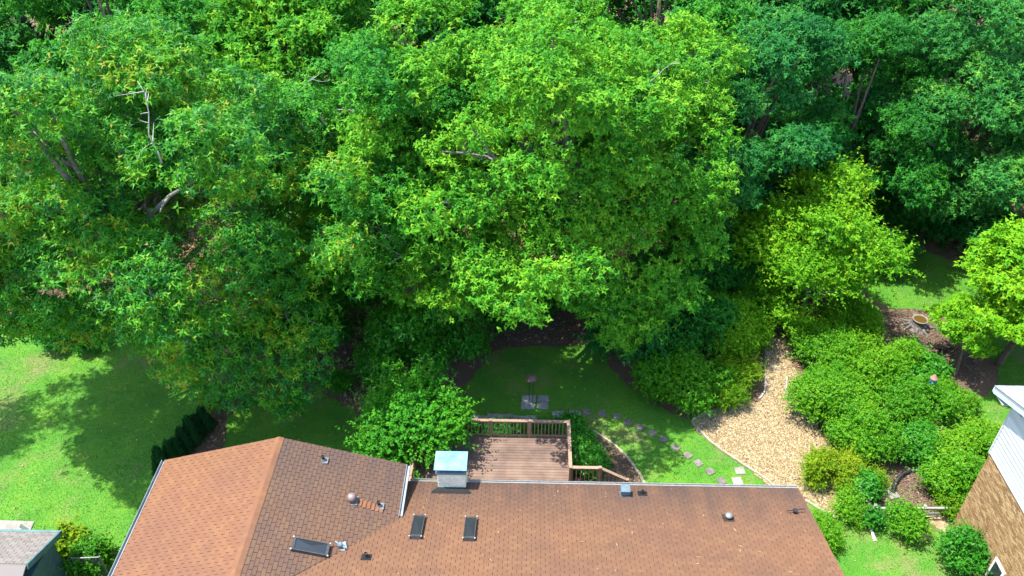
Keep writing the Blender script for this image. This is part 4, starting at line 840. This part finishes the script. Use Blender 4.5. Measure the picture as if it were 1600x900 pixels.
for x in (-3.1, -0.7, 1.75):
    for y in (21.2, 24.2): leg(x, y, DZ - .27)
leg(-4.5, 22.5, DZ - .27)
y = 20.3
while y + .134 < 21.92:
    o = bpy.data.objects.new('board', bd); col.objects.link(o); o.parent = deck; o.matrix_parent_inverse = Matrix.Translation(-Vector(deck.location)); o.location = (DX1 + .01, y, DZ - .03); o.scale = (1.2, 1, 1); y += .146
MB().box((DX1 + .02, 20.3, DZ - .26), (3.08, 21.86, DZ - .034)).build('landing_frame', M_RAIL, deck)
for k in range(5):
    z = DZ - .19 * (k + 1) + .01; MB().box((3.10 + .25 * k, 20.35, z - .04), (3.10 + .25 * k + .27, 21.76, z)).build('step', M_DECK, deck)
MB().bar((3.08, 21.80, .80), (4.34, 21.80, -.10), .05, .25).build('stringer', M_RAIL, deck); MB().bar((3.08, 20.32, .80), (4.34, 20.32, -.10), .05, .25).build('stringer', M_RAIL, deck)

# ------------------------------------------------------------------ stones, edging, feeder
def stone(name, x, y, sx, sy_, rot, h, m, label, cat, group=None, seed=0, zb=-0.02):
    rd = random.Random(seed); c, s_ = math.cos(rot), math.sin(rot); b = MB(); pts = []
    for (u, v) in ((-1, -1), (0, -1), (1, -1), (1, 0), (1, 1), (0, 1), (-1, 1), (-1, 0)):
        u, v = u * sx / 2 * rd.uniform(.93, 1.05), v * sy_ / 2 * rd.uniform(.93, 1.05); pts.append((x + u * c - v * s_, y + u * s_ + v * c))
    cx, cy_ = x, y; n = 8
    vs_ = [(p[0], p[1], zb) for p in pts] + [(p[0], p[1], h - .012) for p in pts] + [(cx + (p[0] - cx) * .93, cy_ + (p[1] - cy_) * .93, h + rd.uniform(-.004, .004)) for p in pts]
    fs = [(i, (i + 1) % n, n + (i + 1) % n, n + i) for i in range(n)] + [(n + i, n + (i + 1) % n, 2 * n + (i + 1) % n, 2 * n + i) for i in range(n)] + [tuple(range(2 * n, 3 * n))]
    return tag(b.add(vs_, fs).build(name, m), label, cat, group)
SG = 'stepping stones crossing the lawn'
steps = [(916,644),(941,646),(964,651),(981,660),(1000,668),(1019,677),(1036,687),(1056,700),(1074,712),(1091,724),(1109,737),(1127,752)]
for i, (px, py) in enumerate(steps):
    x, y, _ = at(px, py); stone('stepping_stone', x, y, .36, .34, -0.12 * i + .1, 0.05, M_PAVER, '%s brown stepping stone of the curved row, counting from the deck' % ORD[i], 'stepping stone', SG, 300 + i)
for i, (px, py) in enumerate([(1156, 736), (1152, 752)]):
    x, y, _ = at(px, py); stone('stepping_stone', x, y, .42, .40, .1, 0.05, M_CONC, ('pale square stepping stone close to the gravel edging', 'pale square stepping stone right beside the house eave')[i], 'stepping stone', 'pale stepping stones near the roof edge', 330 + i)
for i, (px, py, sx) in enumerate([(752, 655, .75), (772, 652, .6), (791, 653, .65), (812, 655, .7), (831, 655, .5), (872, 648, .55), (898, 647, .55)]):
    x, y, _ = at(px, py); stone('flagstone', x, y, sx, .42, .1 * (i % 3 - 1), 0.045, M_STONE, '%s grey flat stone behind the deck railing, counting from the crape myrtle' % ORD[i], 'flagstone', 'flat stones behind the deck', 340 + i)
PV = [(826, 623.5), (849, 623.5), (825, 634.5), (848, 634.5)]
for i, (px, py) in enumerate(PV):
    x, y, _ = at(px, py); stone('paver', x, y, .66 if i % 2 == 0 else .52, .42, 0.02, .05, M_STONE, 'grey paver under the bird feeder, corner towards ' + ('the oak bed and crape myrtle', 'the oak bed and gravel', 'the deck and crape myrtle', 'the deck and stepping stones')[i], 'paver', 'four pavers under the feeder', 350 + i)
fx, fy, _ = at(829.5, 628); fx += .0
feeder = empty('bird_feeder', (fx, fy, .05), 'bird feeder with brown domed baffle on two thin black poles over pavers', 'bird feeder')
for s_ in (-.085, .085): MB().tube([(fx + s_, fy, .04), (fx + s_, fy, 1.62)], .016, 6).build('pole', M_BLACK, feeder)
MB().lathe((fx, fy, 1.50), [(.27, 0), (.28, .02), (.24, .10), (.14, .17), (.03, .20)], 18).build('baffle', plain('rust_baffle', (0.19, 0.115, 0.09), .5, .3, 7), feeder, True)
MB().lathe((fx, fy, 1.34), [(.10, 0), (.11, .1), (.08, .17)], 12).build('seed_tray', M_BLACK, feeder)
def edging(label, pts, w, h, m, group=None):
    P_ = [np.array(at(*p)[:2]) for p in pts]; sm = []
    for i in range(len(P_) - 1):
        p0, p1, p2, p3 = P_[max(i - 1, 0)], P_[i], P_[i + 1], P_[min(i + 2, len(P_) - 1)]
        for a in range(6):
            t = a / 6; sm.append(0.5 * ((2 * p1) + (p2 - p0) * t + (2 * p0 - 5 * p1 + 4 * p2 - p3) * t * t + (3 * p1 - p0 - 3 * p2 + p3) * t ** 3))
    sm.append(P_[-1]); rd = random.Random(len(pts)); b = MB(); n = len(sm)
    root = empty('garden_edging', (float(sm[0][0]), float(sm[0][1]), 0), label, 'edging', group)
    # laid as separate lengths of stone
    for i in range(n - 1):
        a, c = sm[i], sm[i + 1]; d = c - a; L = np.linalg.norm(d); k = max(1, int(L / .42))
        for j in range(k):
            p = a + d * (j / k); q = a + d * ((j + 1) / k); dd = (q - p); ll = np.linalg.norm(dd); dd = dd / ll; q = q - dd * .006; zz = rd.uniform(-.012, .012); o_ = np.array([-dd[1], dd[0]]) * rd.uniform(-.015, .015)
            MB().bar((p[0] + o_[0], p[1] + o_[1], h / 2 - .02 + zz), (q[0] + o_[0], q[1] + o_[1], h / 2 - .02 + zz), w * rd.uniform(.85, 1.1), h).build('edging_stone', m, root)
edging('pale curved stone edging between lawn and deck bed', [(897, 664), (922, 673), (950, 690), (976, 712), (994, 735), (1008, 760)], .10, .14, M_EDGE)
edging('pale stone edging along the lawn side of the gravel', [(1080, 659), (1110, 691), (1140, 713), (1165, 729), (1190, 745), (1214, 765)], .09, .12, M_EDGE)
edging('short pale edging where gravel meets the side lawn', [(1258, 782), (1285, 799), (1310, 812)], .12, .10, M_EDGE)
edging('grey timber edging behind the gravel flare', [(1082, 658), (1104, 646), (1130, 638)], .10, .14, M_WOODGREY)
edging('thin grey edging along the narrow gravel path', [(1196, 590), (1194, 612), (1186, 624)], .08, .12, M_WOODGREY)
edging('thin grey edging on the azalea side of the path', [(1229, 590), (1228, 612), (1238, 622)], .08, .12, M_WOODGREY)

# bird bath standing on the old stump
sx_, sy__, _ = at(1433, 512)
st = empty('tree_stump', (sx_, sy__, 0), 'grey weathered tree stump with long roots in bare mulch', 'stump')
MB().lathe((sx_, sy__, -.03), [(.62, 0), (.45, .14), (.38, .32), (.36, .46)], 14).build('stump_body', M_STUMP, st)
rd = random.Random(21)
for i in range(9):
    a = i * .7 + rd.uniform(-.2, .2); L = rd.uniform(.7, 1.5); p = [(sx_ + math.cos(a) * .3, sy__ + math.sin(a) * .3, .2), (sx_ + math.cos(a) * .6, sy__ + math.sin(a) * .6, .07), (sx_ + math.cos(a + .1) * L * .8, sy__ + math.sin(a + .1) * L * .8, .03), (sx_ + math.cos(a - .1) * L, sy__ + math.sin(a - .1) * L, -.01)]
    MB().tube(p, [.11, .08, .05, .02], 6).build('root', M_STUMP, st, True)
bath = empty('bird_bath', (sx_, sy__, .43), 'round stone bird bath bowl set on the old stump', 'bird bath')
MB().lathe((sx_, sy__, .42), [(.20, 0), (.30, .05), (.40, .15), (.41, .19), (.36, .20), (.30, .13), (.10, .09)], 24).build('bowl', plain('bath_stone', (0.27, 0.245, 0.195), .85, .35, 7), bath, True)
MB().lathe((sx_, sy__, .42), [(.10, .10), (.325, .155)], 24).build('water', M_WATER, bath)
bx, by, _ = at(1438, 640)
bh = empty('bird_house', (bx, by, 0), 'tiny blue bird house with copper cone roof among azaleas', 'bird house')
MB().tube([(bx, by, -.02), (bx, by, 1.75)], .03, 6).build('pole', M_WOODGREY, bh)
MB().lathe((bx, by, 1.74), [(.15, 0), (.16, .30)], 8).build('box', plain('blue_paint', (0.04, 0.16, 0.32), .5, .2, 7), bh)
MB().lathe((bx, by, 2.035), [(.17, 0), (.09, .12), (.01, .24)], 10).build('roof', plain('copper_roof', (0.42, 0.22, 0.15), .5, .25, 7), bh)

# drain pipe in the mulch, rail fence, boards, rock
pp = [(1395, 770), (1398, 757), (1404, 747), (1413, 739), (1424, 735)]
pts = [np.array(at(*p, .1)) for p in pp]; seg = []
for i in range(len(pts) - 1):
    for a in range(10): seg.append(pts[i] + (pts[i + 1] - pts[i]) * a / 10)
drain = empty('drain_pipe', tuple(at(1400, 752)), 'black corrugated drain pipe curving through the mulch', 'pipe')
MB().tube([tuple(p) for p in seg], [.085 + (.014 if i % 2 else 0) for i in range(len(seg))], 10).build('corrugated_hose', M_BLACK, drain)
MB().tube([at(1422, 736, .1), at(1440, 733, .08), at(1455, 729, .05)], [.075, .07, .07], 8).build('grey_pipe', M_LEAD, drain)
x, y, _ = at(1393, 772); stone('splash_stone', x, y, .42, .55, .3, .09, M_CONC, 'pale rough stone under the mouth of the drain pipe', 'stone', seed=61)
x, y, _ = at(1438, 839)
bm = bmesh.new(); bmesh.ops.create_icosphere(bm, subdivisions=2, radius=1); rd = random.Random(4)
for v in bm.verts: v.co = Vector((v.co.x * .27, v.co.y * .24, max(v.co.z, -.2) * .22)) * rd.uniform(.85, 1.12)
me = bpy.data.meshes.new('rock'); bm.to_mesh(me); bm.free(); me.materials.append(M_ROCK); o = bpy.data.objects.new('rock', me); col.objects.link(o); o.location = (x, y, .03); tag(o, 'tan pointed rock lying on the side lawn', 'rock')
fx0, fx1, fyy = at(1360, 812)[0], at(1490, 812)[0], at(1365, 812)[1]
fence = empty('rail_fence', (fx0, fyy, 0), 'low two rail weathered wooden fence between the two houses', 'fence')
for j, z in enumerate((.72, .34)):
    MB().bar((fx0, fyy, z), (fx0 + (fx1 - fx0) * (.98 if j == 0 else .8), fyy + .06, z + .02), .07, .11).build('rail', M_WOODGREY, fence)
for x in (fx0 + .02, (fx0 + fx1) / 2 + .3, fx1): MB().box((x - .05, fyy + .04, -.03), (x + .05, fyy + .14, .86)).build('post', M_WOODGREY, fence)
MB().add([(fx0 - .14, fyy - .1, -.02), (fx0 - .06, fyy - .1, -.02), (fx0 - .06, fyy + 1.1, -.02), (fx0 - .14, fyy + 1.1, -.02), (fx0 - .14, fyy - .1, .5), (fx0 - .06, fyy - .1, .5), (fx0 - .06, fyy + 1.1, .95), (fx0 - .14, fyy + 1.1, .95)], [(0, 3, 2, 1), (4, 5, 6, 7), (0, 1, 5, 4), (1, 2, 6, 5), (2, 3, 7, 6), (3, 0, 4, 7)]).build('side_board', plain('grey_board', (0.24, 0.20, 0.16), .9, .4, 8), fence)
def lay(px0, py0, px1, py1, w, label):
    a, b_ = at(px0, py0, .04), at(px1, py1, .04); tag(MB().bar(a, b_, w, .06).build('plank', M_WHITE), label, 'plank')
lay(1357, 813, 1367, 845, .10, 'long white painted plank lying on the side lawn')
lay(1342, 797, 1349, 812, .12, 'short white painted plank at the foot of the ivy hedge')

# ------------------------------------------------------------------ neighbouring house
nb = empty('neighbour_house', (23, 16, 0), 'two storey house with tan brick below and white siding above', 'house')
NX, NY0, NY1, BZ, EZ2 = 17.3, 11.0, 20.74, 4.56, 7.0; NS = .37
MB().box((NX + .01, NY0, -.05), (29.5, NY1, EZ2 - .02)).build('wall', M_MORTAR, nb)
bk = MB(); bricks(bk, (NX + .01, NY1 + .01, 0), (0, -1, 0), (0, 0, 1), (-1, 0, 0), 6.2, BZ, seed=8); bricks(bk, (29.5, NY1, 0), (-1, 0, 0), (0, 0, 1), (0, 1, 0), 12.2, 2.0, seed=9)
tag(bk.build('brick', M_TANBRICK, nb), kind='stuff')
z = BZ; rdg = (NY0 + NY1) / 2
while z < 8.7:
    ye = NY1 + .02 if z < EZ2 - .1 else NY1 + .3 - (z + .2 - EZ2 + .15) / NS
    if ye < rdg: break
    ys = 2 * rdg - ye
    b = MB(); b.add([(NX - .045, ys, z), (NX - .045, ye, z), (NX - .012, ye, z + .205), (NX - .012, ys, z + .205), (NX + .02, ys, z), (NX + .02, ye, z), (NX + .02, ye, z + .205), (NX + .02, ys, z + .205)], [(0, 3, 2, 1), (0, 1, 5, 4), (1, 2, 6, 5), (2, 3, 7, 6), (3, 0, 4, 7)]); b.build('siding_board', M_SIDING, nb); z += .20
MB().box((NX - .06, NY1 - .02, BZ), (NX + .06, NY1 + .05, EZ2 - .05)).build('corner_trim', M_SIDING, nb)
er = MB(); ey, ez = 21.42, 7.30; rz2 = ez + NS * (ey - rdg); X0, X1 = 16.8, 30.0
def slab2(b, p, th=.10):
    q = [(x, y, c - th) for x, y, c in p]; b.add(p + q, [(0, 1, 2, 3), (7, 6, 5, 4)] + [(i, 4 + i, 4 + (i + 1) % 4, (i + 1) % 4) for i in range(4)])
slab2(er, [(X0, ey, ez), (X0, rdg, rz2), (X1, rdg, rz2), (X1, ey, ez)][::-1]); slab2(er, [(X0, 2 * rdg - ey, ez), (X0, rdg, rz2 - .001), (X1, rdg, rz2 - .001), (X1, 2 * rdg - ey, ez)])
nroof = er.build('roof', M_SH_GREY, nb)
shingles('shingles', (20.5, ey + .02, ez), (-1, 0, 0), (0, -1, NS), 20.5 - X0 + .02, 3.2, M_SH_GREY, nroof)
t = MB(); t.bar((X0 + .03, ey, ez - .19), (X0 + .03, rdg, rz2 - .19), .04, .22); t.bar((X0, ey + .02, ez - .17), (X1, ey + .02, ez - .17), .04, .2); t.build('fascia', plain('blue_white_trim', (0.55, 0.68, 0.74), .5, .1, 4), nb)
t = MB(); slab2(t, [(X0 + .05, ey - .02, ez - .25), (X0 + .05, NY1, ez - .25), (X1, NY1, ez - .25), (X1, ey - .02, ez - .25)][::-1], .03); t.build('soffit', M_SIDING, nb)
w = MB(); w.box((NX - .06, 17.35, .85), (NX + .03, 18.05, 1.95)); wo = w.build('window', M_WHITE, nb); MB().box((NX - .065, 17.45, .95), (NX - .055, 17.95, 1.85)).build('pane', M_GLASS, wo)

# ------------------------------------------------------------------ shed, slab and gate at the side lawn
sx0, sy0, sz0 = at(92, 833, 2.3)
shed = empty('shed', (sx0 - 2, sy0 - 1.5, 0), 'garden shed with grey shingle roof and teal trim on the side lawn', 'shed')
MB().box((sx0 - 4.2, sy0 - 3.6, -.03), (sx0 - .2, sy0 - .25, 2.2)).build('wall', M_TEAL, shed)
r = MB(); slab2(r, [(sx0 - 4.5, sy0, sz0), (sx0 - 4.5, sy0 - 1.9, sz0 + .8), (sx0, sy0 - 1.9, sz0 + .8), (sx0, sy0, sz0)][::-1], .06); slab2(r, [(sx0 - 4.5, sy0 - 3.8, sz0), (sx0 - 4.5, sy0 - 1.9, sz0 + .799), (sx0, sy0 - 1.9, sz0 + .799), (sx0, sy0 - 3.8, sz0)], .06)
sr = r.build('roof', M_SH_SHED, shed)
shingles('shingles', (sx0 - .02, sy0 + .01, sz0), (-1, 0, 0), (0, -1, .42), 4.4, 2.0, M_SH_SHED, sr)
t = MB(); t.bar((sx0 + .03, sy0 + .03, sz0 - .07), (sx0 + .03, sy0 - 1.9, sz0 + .74), .06, .22); t.bar((sx0 - 4.5, sy0 + .05, sz0 - .03), (sx0 + .06, sy0 + .05, sz0 - .03), .10, .14); t.build('trim', M_TEAL, shed)
x, y, _ = at(20, 829); stone('concrete_slab', x - 1.0, y, 3.6, .9, 0, .06, M_CONC, 'pale concrete slab behind the shed', 'slab', seed=71)
a, b_ = at(30, 820, .5), at(43, 829, .1); tag(MB().bar(a, b_, .14, .05).build('plank', M_WHITE), 'white plank leaning on the slab behind the shed', 'plank')
g0, g1 = np.array(at(128, 900, 0)), np.array(at(170, 898, 0))
gate = empty('wire_gate', (float(g0[0]), float(g0[1]), 0), 'chain link gate between shed and house', 'gate')
b = MB(); zt = 1.15
b.tube([(g0[0], g0[1], zt), (g1[0], g1[1], zt)], .028, 8); b.build('top_rail', M_LEAD, gate)
for q in (g0, g1): MB().tube([(q[0], q[1], -.03), (q[0], q[1], zt + .05)], .035, 8).build('post', M_LEAD, gate)
b = MB(); L = float(np.linalg.norm(g1 - g0)); d = (g1 - g0) / L; k = -zt
while k < L:
    for sg in (1, -1):
        u0, z0 = (k, 0.05) if sg > 0 else (k + zt, .05); u1, z1 = (k + zt - .05, zt) if sg > 0 else (k + .05, zt)
        if u0 < 0: z0 += (0 - u0) if sg > 0 else 0; u0 = 0
        if u1 > L: z1 -= (u1 - L); u1 = L
        if sg < 0 and u0 > L: z0 += (u0 - L); u0 = L
        if sg < 0 and u1 < 0: z1 -= (0 - u1); u1 = 0
        if z1 - z0 > .05: b.tube([tuple(g0 + d * u0 + np.array([0, 0, z0])), tuple(g0 + d * u1 + np.array([0, 0, z1]))], .006, 3, False)
    k += .09
tag(b.build('wire_mesh', M_LEAD, gate), kind='stuff')

#print('TRIS', sum(len(p.vertices) - 2 for m in bpy.data.meshes for p in m.polygons) if False else sum(len(m.loops) - 2 * len(m.polygons) for m in bpy.data.meshes))
